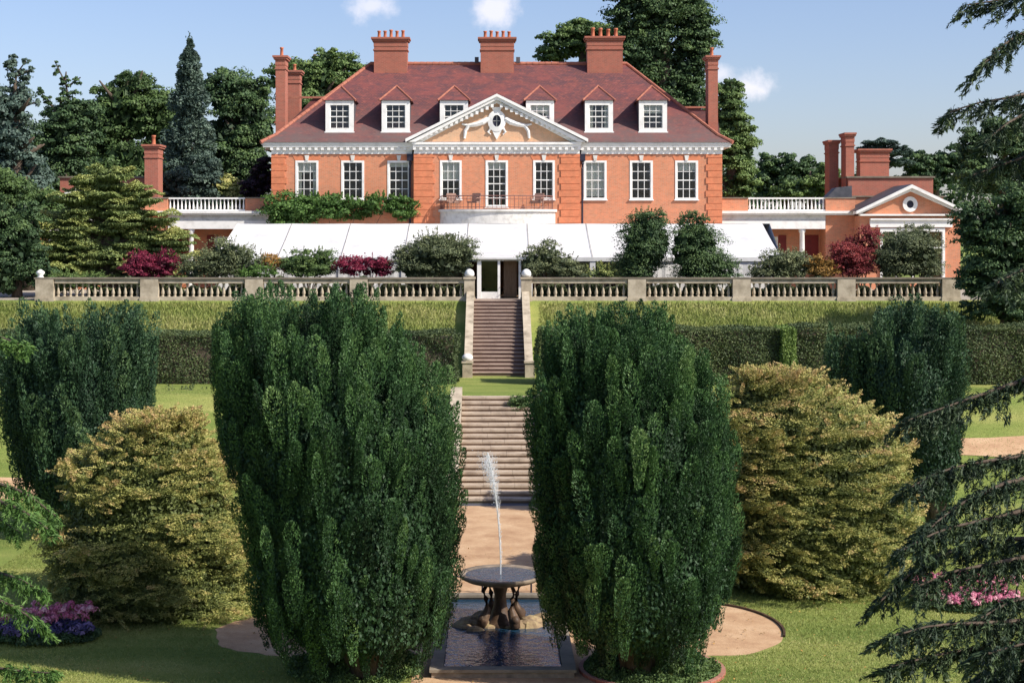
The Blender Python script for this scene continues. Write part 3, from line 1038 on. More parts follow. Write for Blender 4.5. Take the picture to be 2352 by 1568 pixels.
def sash(parent, x, y, z0, z1, w, cols=3, rows=4, fr=.12, reveal=.14, blind=0, curtain=False, name='window', sub=True):
    """sash window: frame in front of the opening edge, pane, glazing bars"""
    h = w / 2
    f = MB()
    ya, yb = y - .03, y + reveal
    f.box(x - h, x - h + fr, ya, yb, z0, z1); f.box(x + h - fr, x + h, ya, yb, z0, z1)
    f.box(x - h + fr, x + h - fr, ya, yb, z1 - fr, z1); f.box(x - h + fr, x + h - fr, ya, yb, z0, z0 + fr * .8)
    f.box(x - h - .05, x + h + .05, ya - .07, ya + .02 - .022, z0 - .07, z0 + .0)
    fo = f.build(name, M['white'], parent)
    par = fo if sub else parent
    gx0, gx1, gz0, gz1 = x - h + fr, x + h - fr, z0 + fr * .8, z1 - fr
    yg = y + reveal - .02
    b = MB(); bt = .034
    for i in range(1, cols):
        xx = gx0 + (gx1 - gx0) * i / cols
        b.box(xx - bt / 2, xx + bt / 2, yg - .035, yg - .003, gz0, gz1)
    for j in range(1, rows):
        zz = gz0 + (gz1 - gz0) * j / rows
        t = .03 if j == rows // 2 else bt / 2
        b.box(gx0, gx1, yg - .045, yg - .038, zz - t, zz + t)
    b.box(gx0, gx0 + .035, yg - .03, yg - .004, gz0, gz1); b.box(gx1 - .035, gx1, yg - .03, yg - .004, gz0, gz1)
    b.build('glazing_bars', M['white'], par)
    g = MB(); g.box(gx0, gx1, yg, yg + .012, gz0, gz1)
    g.build('pane', M['glass'], par)
    if blind:
        c = MB()
        zb = gz1 - (gz1 - gz0) * blind
        n = 14
        vs = []
        for i in range(n + 1):
            xx = gx0 + (gx1 - gx0) * i / n
            vs += [(xx, yg + .07 + .01 * (i % 2), zb), (xx, yg + .07 + .01 * (i % 2), gz1 + .02)]
        c.add(vs, [(2 * i, 2 * i + 2, 2 * i + 3, 2 * i + 1) for i in range(n)])
        c.build('blind', M['curtain'], par)
    if curtain:
        c = MB()
        for (a, b_) in ((gx0 - .05, gx0 + (gx1 - gx0) * .2), (gx1 - (gx1 - gx0) * .2, gx1 + .05)):
            n = 6; vs = []
            for i in range(n + 1):
                xx = a + (b_ - a) * i / n
                vs += [(xx, yg + .10 + .03 * (i % 2), gz0), (xx, yg + .10 + .03 * (i % 2), gz1)]
            c.add(vs, [(2 * i, 2 * i + 2, 2 * i + 3, 2 * i + 1) for i in range(n)])
        c.build('curtain', M['curtain'], par)
    return fo


us = [-10.9, -8.27, -5.62, 5.65, 8.3, 10.9]
wz0, wz1 = HZ(458), HZ(369)
WW = 1.32
mb = MB()
ops = [(CX + u - WW / 2 + .02, CX + u + WW / 2 - .02, wz0 + .02, wz1 - .02) for u in us]
lo = [o for o in ops if o[0] < CX]; hi = [o for o in ops if o[0] > CX]
wall_openings(mb, CX - 12.9, CX - 4.7, 0, 7.75, FY, FY + .35, lo)
wall_openings(mb, CX + 4.7, CX + 12.9, 0, 7.75, FY, FY + .35, hi)
bops = [(CX - 2.63 - .60, CX - 2.63 + .60, wz0 + .02, wz1 - .02), (CX - .62, CX + .62, HZ(475) + .02, wz1 - .02), (CX + 2.7 - .60, CX + 2.7 + .60, wz0 + .02, wz1 - .02)]
wall_openings(mb, CX - 4.7, CX + 4.7, 0, 7.75, BY, BY + .35, bops)
mb.box(CX - 4.7, CX - 4.35, BY + .35, FY + .3, 0, 7.75); mb.box(CX + 4.35, CX + 4.7, BY + .35, FY + .3, 0, 7.75)
mb.box(CX - 12.9, CX - 12.55, FY + .35, 101.6, 0, 8.2); mb.box(CX + 12.55, CX + 12.9, FY + .35, 101.6, 0, 8.2)
mb.box(CX - 12.55, CX + 12.55, 101.25, 101.6, 0, 8.2)
mb.build('wall', M['brick'], house)
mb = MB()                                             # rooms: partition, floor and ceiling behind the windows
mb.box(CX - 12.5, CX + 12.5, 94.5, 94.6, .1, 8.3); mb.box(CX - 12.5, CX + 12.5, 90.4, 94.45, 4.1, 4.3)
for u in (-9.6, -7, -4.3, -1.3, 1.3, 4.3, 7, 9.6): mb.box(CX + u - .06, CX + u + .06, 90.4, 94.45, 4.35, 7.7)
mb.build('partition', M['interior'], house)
for i, u in enumerate(us):
    sash(house, CX + u, FY, wz0, wz1, WW, 3, 4 if i != 3 else 4, blind=(.96, .0, .22, .28, 0, .12)[(i + 3) % 6] if i != 3 else .96, curtain=(i in (0,)), name='window')
sash(house, CX - 2.63, BY, wz0, wz1, 1.24, 3, 4, blind=.48)
sash(house, CX + 2.7, BY, wz0, wz1, 1.24, 3, 4)
sash(house, CX, BY, HZ(475), wz1, 1.28, 3, 6, blind=.17, name='french_window')

# gauged brick heads and keystones over the windows
for u, yy, w in [(u, FY, WW) for u in us] + [(-2.63, BY, 1.24), (0, BY, 1.28), (2.7, BY, 1.24)]:
    x = CX + u
    hd = MB(); ks = MB()
    hd.prism_y([(x - w / 2 - .02, wz1 + .003), (x + w / 2 + .02, wz1 + .003), (x + w / 2 + .16, wz1 + .27), (x - w / 2 - .16, wz1 + .27)], yy - .018, yy + .02)
    ks.prism_y([(x - .07, wz1 - .02), (x + .07, wz1 - .02), (x + .13, wz1 + .30), (x - .13, wz1 + .30)], yy - .07, yy + .03)
    h_ = hd.build('window_head', M['brick_quoin'], house)
    ks.build('keystone', M['white_old'], h_)

# quoins: rusticated corner strips
for (xa, xb, yy) in ((CX - 12.94, CX - 12.05, FY), (CX + 12.0, CX + 12.94, FY), (CX - 4.75, CX - 3.55, BY), (CX + 3.55, CX + 4.75, BY)):
    q = MB()
    z = .05; k = 0
    while z < 7.6:
        inset = .12 if k % 2 else 0
        a, b_ = xa, xb
        if xa < CX: b_ = xb - inset
        else: a = xa + inset
        q.box(a, b_, yy - .05, yy + .05, z, min(z + .345, 7.74)); z += .375; k += 1
    q.box(xa + .01, xb - .13 if xa < CX else xb - .01, yy - .02, yy + .04, .05, 7.7) if xa < CX else q.box(xa + .13, xb - .01, yy - .02, yy + .04, .05, 7.7)
    q.build('quoin', M['brick_quoin'], house)


# cornices
def cornice(mb, dm, x0, x1, yf, ends=(0, 0)):
    mb.box(x0 - .04, x1 + .04, yf - .06, yf + .3, 7.75, 7.93)
    mb.box(x0 - .10 - ends[0] * .4, x1 + .10 + ends[1] * .4, yf - .24, yf + .3, 8.135, 8.27)
    mb.box(x0 - .15 - ends[0] * .42, x1 + .15 + ends[1] * .42, yf - .30, yf + .3, 8.27, 8.40)
    mb.box(x0 - .02, x1 + .02, yf - .10, yf + .25, 7.93, 8.135)
    n = int((x1 - x0) / .36)
    for k in range(n + 1):
        x = x0 + (x1 - x0) * k / n
        dm.box(x - .085, x + .085, yf - .22, yf - .09, 7.965, 8.14)


for (xa, xb, yy, en) in ((CX - 12.9, CX - 4.9, FY, (1, 0)), (CX + 4.9, CX + 12.9, FY, (0, 1)), (CX - 4.7, CX + 4.7, BY, (0, 0))):
    c1 = MB(); cornice(c1, c1, xa, xb, yy, en); c1.build('cornice', M['white'], house)
for s in (-1, 1):
    a, b_ = sorted((CX + s * 12.91, CX + s * 13.45))
    c1 = MB(); c1.box(a, b_, FY + .3, 102.0, 8.14, 8.395); c1.build('cornice', M['white'], house)

# roof
E = 13.5
r0 = (CX - E, CX + E, 89.62, 102.2, 8.405); r1 = (CX - 12.75, CX + 12.75, 90.2, 101.4, 8.85)
RX0, RX1, RY, RZ = CX - 7.7, CX + 7.95, 95.75, 13.55
mb = MB()
A = [(r0[0], r0[2], r0[4]), (r0[1], r0[2], r0[4]), (r0[1], r0[3], r0[4]), (r0[0], r0[3], r0[4]),
     (r1[0], r1[2], r1[4]), (r1[1], r1[2], r1[4]), (r1[1], r1[3], r1[4]), (r1[0], r1[3], r1[4]), (RX0, RY, RZ), (RX1, RY, RZ)]
mb.add(A, [(0, 1, 5, 4), (1, 2, 6, 5), (2, 3, 7, 6), (3, 0, 4, 7), (4, 5, 9, 8), (5, 6, 9), (6, 7, 8, 9), (7, 4, 8)])
roof = mb.build('roof', M['tile'], house)
mb = MB()


def hip_line(mb, pts, r=.11):
    """overlapping ridge tiles along a line"""
    for p, q_ in zip(pts[:-1], pts[1:]):
        p = Vector(p); q_ = Vector(q_); n = max(1, int((q_ - p).length / .38))
        for k in range(n):
            a = p.lerp(q_, k / n); b = p.lerp(q_, (k + 1.08) / n)
            mb.tube([a, b], [r * 1.06, r * .92], 8)


hip_line(mb, [A[0], A[4], A[8]]); hip_line(mb, [A[1], A[5], A[9]]); hip_line(mb, [A[8], A[9]], .13)
mb.build('ridge_tiles', M['ridge'], roof)


def roofY(z):
    return 90.2 + (z - 8.85) / (RZ - 8.85) * (RY - 90.2)


# small roofs of the rear ranges, seen beside the hips
mb = MB()
mb.prism_y([(CX - 14.2, 8.3), (CX - 6, 8.3), (CX - 6, 11.5), (CX - 11.2, 11.5), (CX - 13.6, 9.0)], 96, 102)
mb.build('rear_roof', M['tile'], house)
mb = MB()
mb.prism_y([(CX + 13.9, 8.3), (CX + 6, 8.3), (CX + 6, 10.9), (CX + 12.2, 10.9), (CX + 13.5, 10.5)], 96, 102)
mb.build('rear_roof', M['tile'], house)
for c_ in ((-13.0, -9.0, 11.46, 11.58), (-13.6, -8, 9.95, 10.02), (11.0, 13.0, 10.86, 10.97)):
    mb = MB(); mb.box(CX + c_[0], CX + c_[1], 95.9, 95.985, c_[2], c_[3]); mb.build('rear_ridge', M['ridge'], house)

# dormers
for u in (-9.07, -5.83, -2.47, 2.5, 5.9, 9.02):
    x = CX + u
    yf = roofY(9.12) - .05
    z0, z1 = 9.05, 10.85
    mb = MB(); hw = .80
    mb.prism_x([(yf + .1, z0), (yf + .1, z1), (roofY(z1) + .3, z1)], x - hw, x - hw + .06)
    mb.prism_x([(yf + .1, z0), (yf + .1, z1), (roofY(z1) + .3, z1)], x + hw - .06, x + hw)
    mb.box(x - hw + .06, x + hw - .06, yf + .125, roofY(z1) - .4, z1 - .05, z1 - .005)
    d = mb.build('dormer', M['lead'], house)
    ww = sash(d, x, yf, z0 + .02, z1, 1.62, 3, 4, fr=.26, reveal=.12, blind=(.35 if u in (9.02, 2.5) else .0), curtain=(u in (2.5, 5.9)), name='dormer_window', sub=False)
    rf = MB()
    e = hw + .14; ye = yf - .13; pk = (x, yf + .85, 11.78)
    yb2 = roofY(11.78) + .15; ye2 = roofY(z1) + .05
    V = [(x - e, ye, z1 + .02), (x + e, ye, z1 + .02), pk, (x - e, ye2, z1 + .02), (x + e, ye2, z1 + .02), (x, yb2, 11.78)]
    rf.add(V, [(0, 1, 2), (1, 4, 5, 2), (3, 0, 2, 5), (0, 3, 4, 1)])
    rf.build('dormer_roof', M['tile'], d)
    rd = MB(); hip_line(rd, [V[0], pk], .06); hip_line(rd, [V[1], pk], .06); hip_line(rd, [pk, V[5]], .06)
    rd.build('dormer_ridge', M['ridge'], d)
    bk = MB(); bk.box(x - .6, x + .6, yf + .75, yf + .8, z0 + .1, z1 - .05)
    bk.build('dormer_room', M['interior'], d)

# pediment over the bay
ped_b = MB()
PX, PZ = 5.05, 10.98
yf = BY
tri = [(CX - PX + .55, 8.4), (CX + PX - .55, 8.4), (CX, PZ - .30)]
ped_b.prism_y(tri, yf - .02, yf + .3)
M['pale_brick'] = brick_mat('pale_brick', (.62, .36, .21), (.55, .30, .17), (.56, .42, .3), dirt=.5, dcol=(.5, .36, .24))
pediment = ped_b.build('pediment', M['pale_brick'], house)
rk = MB()
for s in (-1, 1):
    sl = (PZ - 8.42) / PX
    for (dz0, dz1, pr) in ((0, .16, .50), (-.16, 0, .40), (-.34, -.16, .14)):
        rk.prism_y([(CX + s * (PX + .15), 8.40 - s * 0 + dz0 * .3), (CX, PZ + dz0), (CX, PZ + dz1), (CX + s * (PX + .15), 8.42 + max(dz1, .04))] if dz0 >= 0 else
                   [(CX + s * (PX - .1 + dz0 * 2), 8.41), (CX, PZ + dz0), (CX, PZ + dz1), (CX + s * (PX + dz1 * 2), 8.41)], yf - pr, yf + .25 + dz0 * .1)
for s in (-1, 1):
    for k in range(15):
        t = (k + .6) / 15.5
        x = CX + s * (PX - .55) * (1 - t); z = 8.42 + (PZ - .52 - 8.42) * t
        rk.box(x - .08, x + .08, yf - .36, yf - .13, z + .03, z + .22)
rk.build('raking_cornice', M['white'], pediment)
# cartouche with oval window
ca = MB()
ring = 28
ov = lambda a, b, x0=CX, z0=9.62, n=ring: [(x0 + a * math.cos(2 * PI * k / n), z0 + b * math.sin(2 * PI * k / n)) for k in range(n)]
o1, o2 = ov(.52, .62), ov(.24, .34)
vs = []; fs = []
for (yy, o) in ((yf - .16, o1), (yf - .20, o2), (yf + .0, o2), (yf + .0, o1)):
    vs += [(x, yy, z) for x, z in o]
for k in range(ring):
    k2 = (k + 1) % ring
    fs += [(k, k2, ring + k2, ring + k), (ring + k, ring + k2, 2 * ring + k2, 2 * ring + k), (3 * ring + k, 3 * ring + k2, k2, k)]
ca.add(vs, fs)
ca.prism_y([(CX - .28, 9.1), (CX + .28, 9.1), (CX + .12, 8.75), (CX, 8.55), (CX - .12, 8.75)], yf - .13, yf - .03)
ca.prism_y([(CX - .2, 10.2), (CX + .2, 10.2), (CX + .3, 10.4), (CX - .3, 10.4)], yf - .15, yf - .03)
for s in (-1, 1):
    ca.tube([(CX + s * .48, yf - .08, 9.75), (CX + s * .8, yf - .1, 9.55), (CX + s * 1.2, yf - .1, 9.42), (CX + s * 1.6, yf - .09, 9.35), (CX + s * 1.8, yf - .09, 9.05), (CX + s * 1.85, yf - .08, 8.62)],
            [.14, .17, .14, .12, .10, .07], 8)
    ca.tube([(CX + s * .35, yf - .08, 9.2), (CX + s * .5, yf - .08, 8.98), (CX + s * .35, yf - .08, 8.85)], [.09, .07, .04], 8)
    ca.tube([(CX + s * 1.65, yf - .07, 9.36), (CX + s * 2.0, yf - .07, 9.44)], [.08, .05], 8)
ca.build('cartouche', M['white'], pediment)
g = MB(); g.prism_y(o2, yf - .05, yf - .03); g.build('oval_window', M['iron'], pediment)
gb = MB()
gb.box(CX - .012, CX + .012, yf - .075, yf - .055, 9.30, 9.94); gb.box(CX - .22, CX + .22, yf - .075, yf - .055, 9.61, 9.63)
gb.build('oval_bars', M['white_old'], pediment)
pr = MB()
pr.add([(CX - PX - .1, yf - .2, 8.43), (CX, yf - .2, PZ + .15), (CX + PX + .1, yf - .2, 8.43), (CX - PX - .1, 90.4, 8.6), (CX, 93.1, PZ + .15), (CX + PX + .1, 90.4, 8.6)],
       [(0, 1, 4, 3), (1, 2, 5, 4)])
pr.build('pediment_roof', M['tile'], pediment)


# chimneys
def chimney(par, px0, px1, ptop, zbot, Y, depth, mat='brick_dark', pots=5, cap=True, panel=True, potm='pot', name='chimney', pscale=1., potchild=True, over=1.):
    a = FOC / Y
    x0, x1 = (px0 - XC) / a, (px1 - XC) / a
    zt = ZC + (YH - ptop) / a
    mb = MB()
    mb.box(x0 + .05, x1 - .05, Y, Y + depth, zbot, zt - .55)
    if cap:
        mb.box(x0 + .0, x1 - .0, Y - .05, Y + depth + .05, zt - .80, zt - .72)
        mb.box(x0 + .03, x1 - .03, Y - .02, Y + depth + .02, zt - .551, zt - .22)
        mb.box(x0 - .06 * over, x1 + .06 * over, Y - .11, Y + depth + .11, zt - .22, zt - .11)
        mb.box(x0 - .12 * over, x1 + .12 * over, Y - .17, Y + depth + .17, zt - .11, zt)
    else:
        mb.box(x0, x1, Y - .02, Y + depth + .02, zt - .55, zt)
    c = mb.build(name, M[mat], par)
    w = x1 - x0
    for k in range(pots):
        x = x0 + w * (k + .9) / (pots + .8)
        p = MB(); r = .10 * pscale; h = random.uniform(.42, .56) * pscale
        p.lathe([(r * 1.25, 0), (r * 1.15, .06), (r, .1), (r * .85, h * .8), (r * 1.1, h * .84), (r * 1.1, h), (r * .7, h + .002)], x, Y + depth / 2, 12, zt - .003)
        p.build('chimney_pot', M[potm], c if potchild else par, True)
    return c


chimney(house, 857, 937, 86, 12.6, 95.0, 1.1, pots=5)
chimney(house, 1102, 1182, 86, 12.6, 95.0, 1.1, pots=5)
chimney(house, 1347, 1432, 84, 12.6, 95.0, 1.1, pots=4, pscale=1.15)
chimney(house, 631, 657, 128, 8.0, 91.2, 1.2, pots=1)
chimney(house, 659, 690, 162, 8.3, 97.0, 1.0, pots=1)
chimney(house, 1625, 1651, 128, 8.0, 91.2, 1.2, pots=1)
# little vents on the ridge
v = MB()
for px in (1095, 1190):
    X = (px - XC) * 95.7 / FOC
    v.box(X - .12, X + .12, 95.6, 95.9, 13.6, 13.95)
v.build('roof_vent', M['lead'], house)

# rain pipes with hoppers
for (x, yy, zb) in ((CX - 4.98, FY - .14, 3.2), (CX + 4.9, FY - .14, 3.2)):
    mb = MB()
    mb.tube([(x, yy, 7.7), (x + .03, yy, 7.2), (x, yy, 6.9), (x, yy, zb)], [.10, .085, .065, .065], 8)
    mb.box(x - .17, x + .17, yy - .12, yy + .14, 7.35, 7.75)
    mb.build('downpipe', M['iron'], house)

# bow window top with balcony
bow = MB()
bp = []
for k in range(25):
    a = PI + PI * k / 24
    bp.append((CX + .05 + 3.3 * math.cos(a), BY + 1.7 * math.sin(a)))
bow.prism_z(bp, 3.45, 4.42)
bw = bow.build('bow_front', M['white_old'], house)
b2 = MB(); b2.prism_z([(x + (x - CX) * .03, y - .10 if y < BY - .01 else y) for x, y in bp], 4.422, 4.56)
b2.build('bow_cornice', M['white_old'], bw)
b3 = MB()
b3.prism_z([(CX + (x - CX) * .99, BY + (y - BY) * .9) for x, y in bp], .1, 3.448)
b3.build('bow_wall', M['brick'], bw)
rl = MB()
rail_pts = [(CX + 3.2 * math.cos(PI + PI * k / 40), BY + 1.6 * math.sin(PI + PI * k / 40)) for k in range(41)]
rl.tube([(x, y, 5.32) for x, y in rail_pts], .028, 6)
rl.tube([(x, y, 4.68) for x, y in rail_pts], .02, 6)
rl.tube([(x, y, 5.15) for x, y in rail_pts], .014, 6)
for i, (x, y) in enumerate(rail_pts):
    rl.tube([(x, y, 4.56), (x, y, 5.32)], .02 if i % 8 == 0 else .011, 5)
rl.build('balcony_railing', M['rust_iron'], house)


# ------------------------------------------------------------------ wings
def white_balusters(mb, x0, x1, y, z0, z1, n):
    mb.box(x0, x1, y - .1, y + .1, z1 - .09, z1); mb.box(x0, x1, y - .1, y + .1, z0, z0 + .09)
    for k in range(n):
        x = x0 + (x1 - x0) * (k + .5) / n
        zz0, zz1 = z0 + .09, z1 - .09
        h = zz1 - zz0
        mb.lathe([(.045, 0), (.06, h * .25), (.035, h * .6), (.03, h * .8), (.045, h)], x, y, 8, zz0)


for s in (-1, 1):
    X = lambda u: CX + s * u
    def bx(mb, u0, u1, y0, y1, z0, z1): mb.box(X(u0), X(u1), y0, y1, z0, z1)
    mb = MB()
    wops = []
    wy = 92.6
    for (ua, ub) in ((15.7, 16.6),):
        wops.append(tuple(sorted((X(ua), X(ub)))) + (1.3, 3.0))
    a, b_ = sorted((X(12.95), X(19.1)))
    wall_openings(mb, a, b_, 0, 3.95, wy, wy + .3, wops)
    bx(mb, 19.1, 20.75, 91.0, 91.3, 0, 4.25)
    bx(mb, 19.1, 19.4, 91.3, 92.6, 0, 4.25)
    bx(mb, 12.95, 14.6, 91.0, 91.3, 4.5, 5.22)
    bx(mb, 19.1, 20.8, 90.98, 91.3, 4.5, 5.22)
    # pavilion
    pops = []
    a, b_ = sorted((X(20.75), X(26.5)))
    o = tuple(sorted((X(21.9), X(25.6)))) + (.4, 3.5)
    wall_openings(mb, a, b_, 0, 4.2, 89.6, 89.95, [o])
    bx(mb, 20.75, 21.1, 89.95, 96, 0, 4.2); bx(mb, 26.15, 26.5, 89.95, 96, 0, 4.2)
    bx(mb, 20.9, 26.5, 93.0, 93.3, 3.9, 5.35)
    wing = mb.build('side_wing', M['brick'], house)
    w2 = MB()
    bx(w2, 20.95, 26.0, 93.35, 97, 4.2, 6.5)
    w2.build('attic_wall', M['brick_dark'], wing)
    for c_ in ((20.85, 26.1, 93.25, 97.1, 6.503, 6.6), (20.8, 26.6, 92.9, 93.33, 5.353, 5.43), (12.95, 14.6, 90.95, 91.35, 5.223, 5.29), (19.05, 20.85, 90.93, 91.35, 5.223, 5.29)):
        w3 = MB(); bx(w3, *c_); w3.build('wing_coping', M['coping'], wing)
    # cornice and entablature
    c = MB()
    bx(c, 12.95, 20.7, 90.6, 91.35, 4.36, 4.498); bx(c, 12.95, 20.7, 90.72, 91.3, 4.26, 4.36)
    bx(c, 12.95, 19.05, 90.85, 91.3, 3.46, 3.93)
    c.build('wing_cornice', M['white'], wing)
    c = MB(); bx(c, 12.95, 19.08, 90.95, 91.28, 3.935, 4.255)
    c.build('wing_frieze', M['white_old'], wing)
    c = MB(); bx(c, 12.95, 20.7, 91.3, 96, 4.2, 4.3); c.build('wing_flat_roof', M['lead'], wing)
    wb = MB(); a, b_ = sorted((X(14.6), X(19.1)))
    white_balusters(wb, a, b_, 91.15, 4.5, 5.28, 20)
    wb.build('roof_balustrade', M['white'], wing)
    for uc in (14.3, 17.75):
        cm = MB(); cm.lathe([(.22, 0), (.22, .12), (.17, .16), (.165, 1.2), (.14, 3.2), (.19, 3.28), (.2, 3.455)], X(uc), 91.1, 16, 0)
        cm.build('column', M['white'], wing, True)
    for (ua, ub) in ((15.2, 15.65), (16.65, 17.1), (18.2, 19.0)):
        dr = MB(); bx(dr, ua, ub, wy - .05, wy - .005, 1.2, 3.1)
        dr.build('shutter', M['dark_red'], wing)
    a, b_ = sorted((X(15.7), X(16.6)))
    sash(wing, (a + b_) / 2, wy, 1.3, 3.0, .92, 3, 4, fr=.07, name='wing_window', sub=False)
    # pavilion front
    a, b_ = sorted((X(21.9), X(25.6)))
    pf = MB()
    pf.box(a, b_, 89.5, 89.75, 3.3, 3.5); pf.box(a, a + .14, 89.5, 89.75, .4, 3.3); pf.box(b_ - .14, b_, 89.5, 89.75, .4, 3.3)
    for k in (1, 2, 3):
        xx = a + (b_ - a) * k / 4; pf.box(xx - .05, xx + .05, 89.52, 89.7, .4, 3.3)
    pf.box(a + .14, b_ - .14, 89.53, 89.69, 2.35, 2.42)
    pw = pf.build('pavilion_window', M['white'], wing)
    pg = MB(); pg.box(a + .1, b_ - .1, 89.71, 89.72, .4, 3.3); pg.build('pavilion_pane', M['glass'], wing)
    c = MB(); bx(c, 21.3, 26.0, 89.42, 89.598, 3.55, 3.95); bx(c, 20.7, 26.6, 89.25, 89.65, 4.2, 4.3)
    bx(c, 21.3, 26.0, 89.3, 89.598, 3.955, 4.05)
    c.build('pavilion_entablature', M['white'], wing)
    t = MB(); x0, x1, xm = X(20.95), X(26.35), X(23.62)
    t.prism_y([(x0, 4.302), (x1, 4.302), (xm, 5.72)], 89.62, 89.9)
    t.build('pavilion_gable', M['brick'], wing)
    rk = MB()
    for (xe) in (X(20.45), X(26.8)):
        rk.prism_y([(xe, 4.302), (xm, 5.78), (xm, 5.98), (xe, 4.46)], 89.12, 89.95)
        rk.prism_y([(xe + (xm - xe) * .08, 4.305), (xm, 5.6), (xm, 5.775), (xe + (xm - xe) * .02, 4.305)], 89.35, 89.9)
    rk.build('pavilion_rake', M['white'], wing)
    rr = MB(); rr.add([(X(20.4), 89.3, 4.47), (xm, 89.3, 6.0), (X(26.85), 89.3, 4.47), (X(20.4), 93.2, 4.47), (xm, 93.2, 6.0), (X(26.85), 93.2, 4.47)], [(0, 1, 4, 3), (1, 2, 5, 4)])
    rr.build('pavilion_roof', M['lead'], wing)
    oc = MB(); n = 24
    oA = [(xm + .42 * math.cos(2 * PI * k / n), 4.86 + .44 * math.sin(2 * PI * k / n)) for k in range(n)]
    oB = [(xm + .2 * math.cos(2 * PI * k / n), 4.86 + .22 * math.sin(2 * PI * k / n)) for k in range(n)]
    vs = [(x, 89.52, z) for x, z in oA] + [(x, 89.52, z) for x, z in oB] + [(x, 89.63, z) for x, z in oB] + [(x, 89.63, z) for x, z in oA]
    fs = []
    for k in range(n):
        k2 = (k + 1) % n
        fs += [(k, k2, n + k2, n + k), (n + k, n + k2, 2 * n + k2, 2 * n + k), (3 * n + k, 3 * n + k2, k2, k)]
    oc.add(vs, fs); oc.build('oculus', M['white'], wing)
    og = MB(); og.prism_y(oB, 89.58, 89.60); og.build('oculus_pane', M['iron'], wing)
    if s > 0:
        chimney(wing, 1903, 1928, 322, 4.2, 95.0, 1.3, pots=0, name='wing_chimney', over=.55)
        chimney(wing, 1941, 1964, 305, 4.2, 93.6, 1.3, pots=0, name='wing_chimney', over=.55)
        chimney(wing, 1974, 2044, 342, 6.3, 96.4, 1.0, pots=0, name='wing_chimney')
        # dark lean-to roof at the foot of the stacks
        lr = MB(); lr.prism_y([(X(19.0), 4.9), (X(20.9), 4.9), (X(20.9), 6.0), (X(20.0), 5.9)], 92.2, 93.4)
        lr.build('lean_to_roof', M['lead'], wing)
    else:
        chimney(wing, 330, 365, 332, 4.2, 92.5, 1.3, pots=1, name='wing_chimney', potchild=True, pscale=1.2)
    bm = MB(); bx(bm, 12.9, 14.3, 92.2, 92.5, 0, 3.9)
    bm.build('return_wall', M['brick'], wing)

# ------------------------------------------------------------------ furniture on the balcony
def wicker_chair(x, y, z, rot, label):
    root = thing('wicker_chair', label, 'chair', (x, y, z), 'wicker chairs on the balcony')
    root.rotation_euler = (0, 0, rot)
    def pt(name, mb, mat='wicker'):
        me = mb.build(name, M[mat], None); me.parent = root; return me
    m = MB(); m.box(-.28, .28, -.26, .26, .36, .44); pt('seat', m)
    m = MB(); m.prism_x([(.22, .44), (.29, .44), (.38, .92), (.31, .92)], -.27, .27); pt('backrest', m)
    for sx in (-1, 1):
        m = MB(); m.tube([(sx * .30, -.26, .62), (sx * .31, .1, .64), (sx * .29, .32, .80)], .03, 6); m.tube([(sx * .30, -.24, .38), (sx * .30, -.26, .62)], .025, 6); pt('armrest', m)
        for sy in (-1, 1):
            m = MB(); m.tube([(sx * .25, sy * .22, 0), (sx * .25, sy * .22, .37)], .025, 6); pt('leg', m)


wicker_chair(CX - 2.5, BY - .75, 4.56, .3, 'wicker armchair on the balcony below the left bay window')
wicker_chair(CX - 1.3, BY - 1.0, 4.56, -.5, 'wicker armchair on the balcony nearest the tall french window')
wicker_chair(CX + 2.3, BY - .8, 4.56, -.4, 'wicker armchair on the balcony below the right bay window')

# ------------------------------------------------------------------ marquee
mq = thing('marquee', 'long white marquee with hipped ends in front of the house', 'marquee', (CX, 82, 0))
EY, RYM, EZ, RZM = 79.0, 84.6, 1.98, 3.72
ex0, ex1 = P(494, 0, EY)[0], P(1795, 0, EY)[0]
rx0, rx1 = P(545, 0, RYM)[0], P(1768, 0, RYM)[0]
seams_top = [658, 800, 937, 1080, 1217, 1352, 1490, 1640]
nb = 9
xe = [ex0 + 1.2] + [ex0 + (ex1 - ex0) * k / nb for k in range(1, nb)] + [ex1 - 1.2]
def sag(t): return -.05 * math.sin(PI * t)
for k in range(nb):
    xa = ex0 + (ex1 - ex0) * k / nb; xb = ex0 + (ex1 - ex0) * (k + 1) / nb
    mb = MB()
    n, m = 6, 6
    g = []
    for j in range(m + 1):
        tj = j / m
        for i in range(n + 1):
            ti = i / n
            x = xa + (xb - xa) * ti
            if k == 0: x = max(x, ex0 + (rx0 - ex0) * tj)
            if k == nb - 1: x = min(x, ex1 + (rx1 - ex1) * tj)
            z = EZ + (RZM - EZ) * tj + sag(tj) - .035 * math.sin(PI * ti) * (1 - tj * .5)
            g.append((x, EY + (RYM - EY) * tj, z))
    mb.add(g, [(j * (n + 1) + i, j * (n + 1) + i + 1, (j + 1) * (n + 1) + i + 1, (j + 1) * (n + 1) + i) for j in range(m) for i in range(n)])
    mb.add([(xa, EY - .01, EZ - .20), (xb, EY - .01, EZ - .20), (xb, EY - .01, EZ + .0), (xa, EY - .01, EZ + .0)], [(0, 1, 2, 3)])
    # back slope
    mb.add([(xa if k else rx0, RYM, RZM), (xb if k < nb - 1 else rx1, RYM, RZM), (xb, 89, EZ), (xa, 89, EZ)], [(0, 1, 2, 3)])
    mb.build('roof_panel', M['canvas'], mq, True)
mb = MB()
for (xc, xr) in ((ex0, rx0), (ex1, rx1)):
    mb.add([(xc, EY, EZ), (xr, RYM, RZM), (xc, 89, EZ)], [(0, 1, 2)])
mb.build('hip_panel', M['canvas'], mq)
mb = MB()
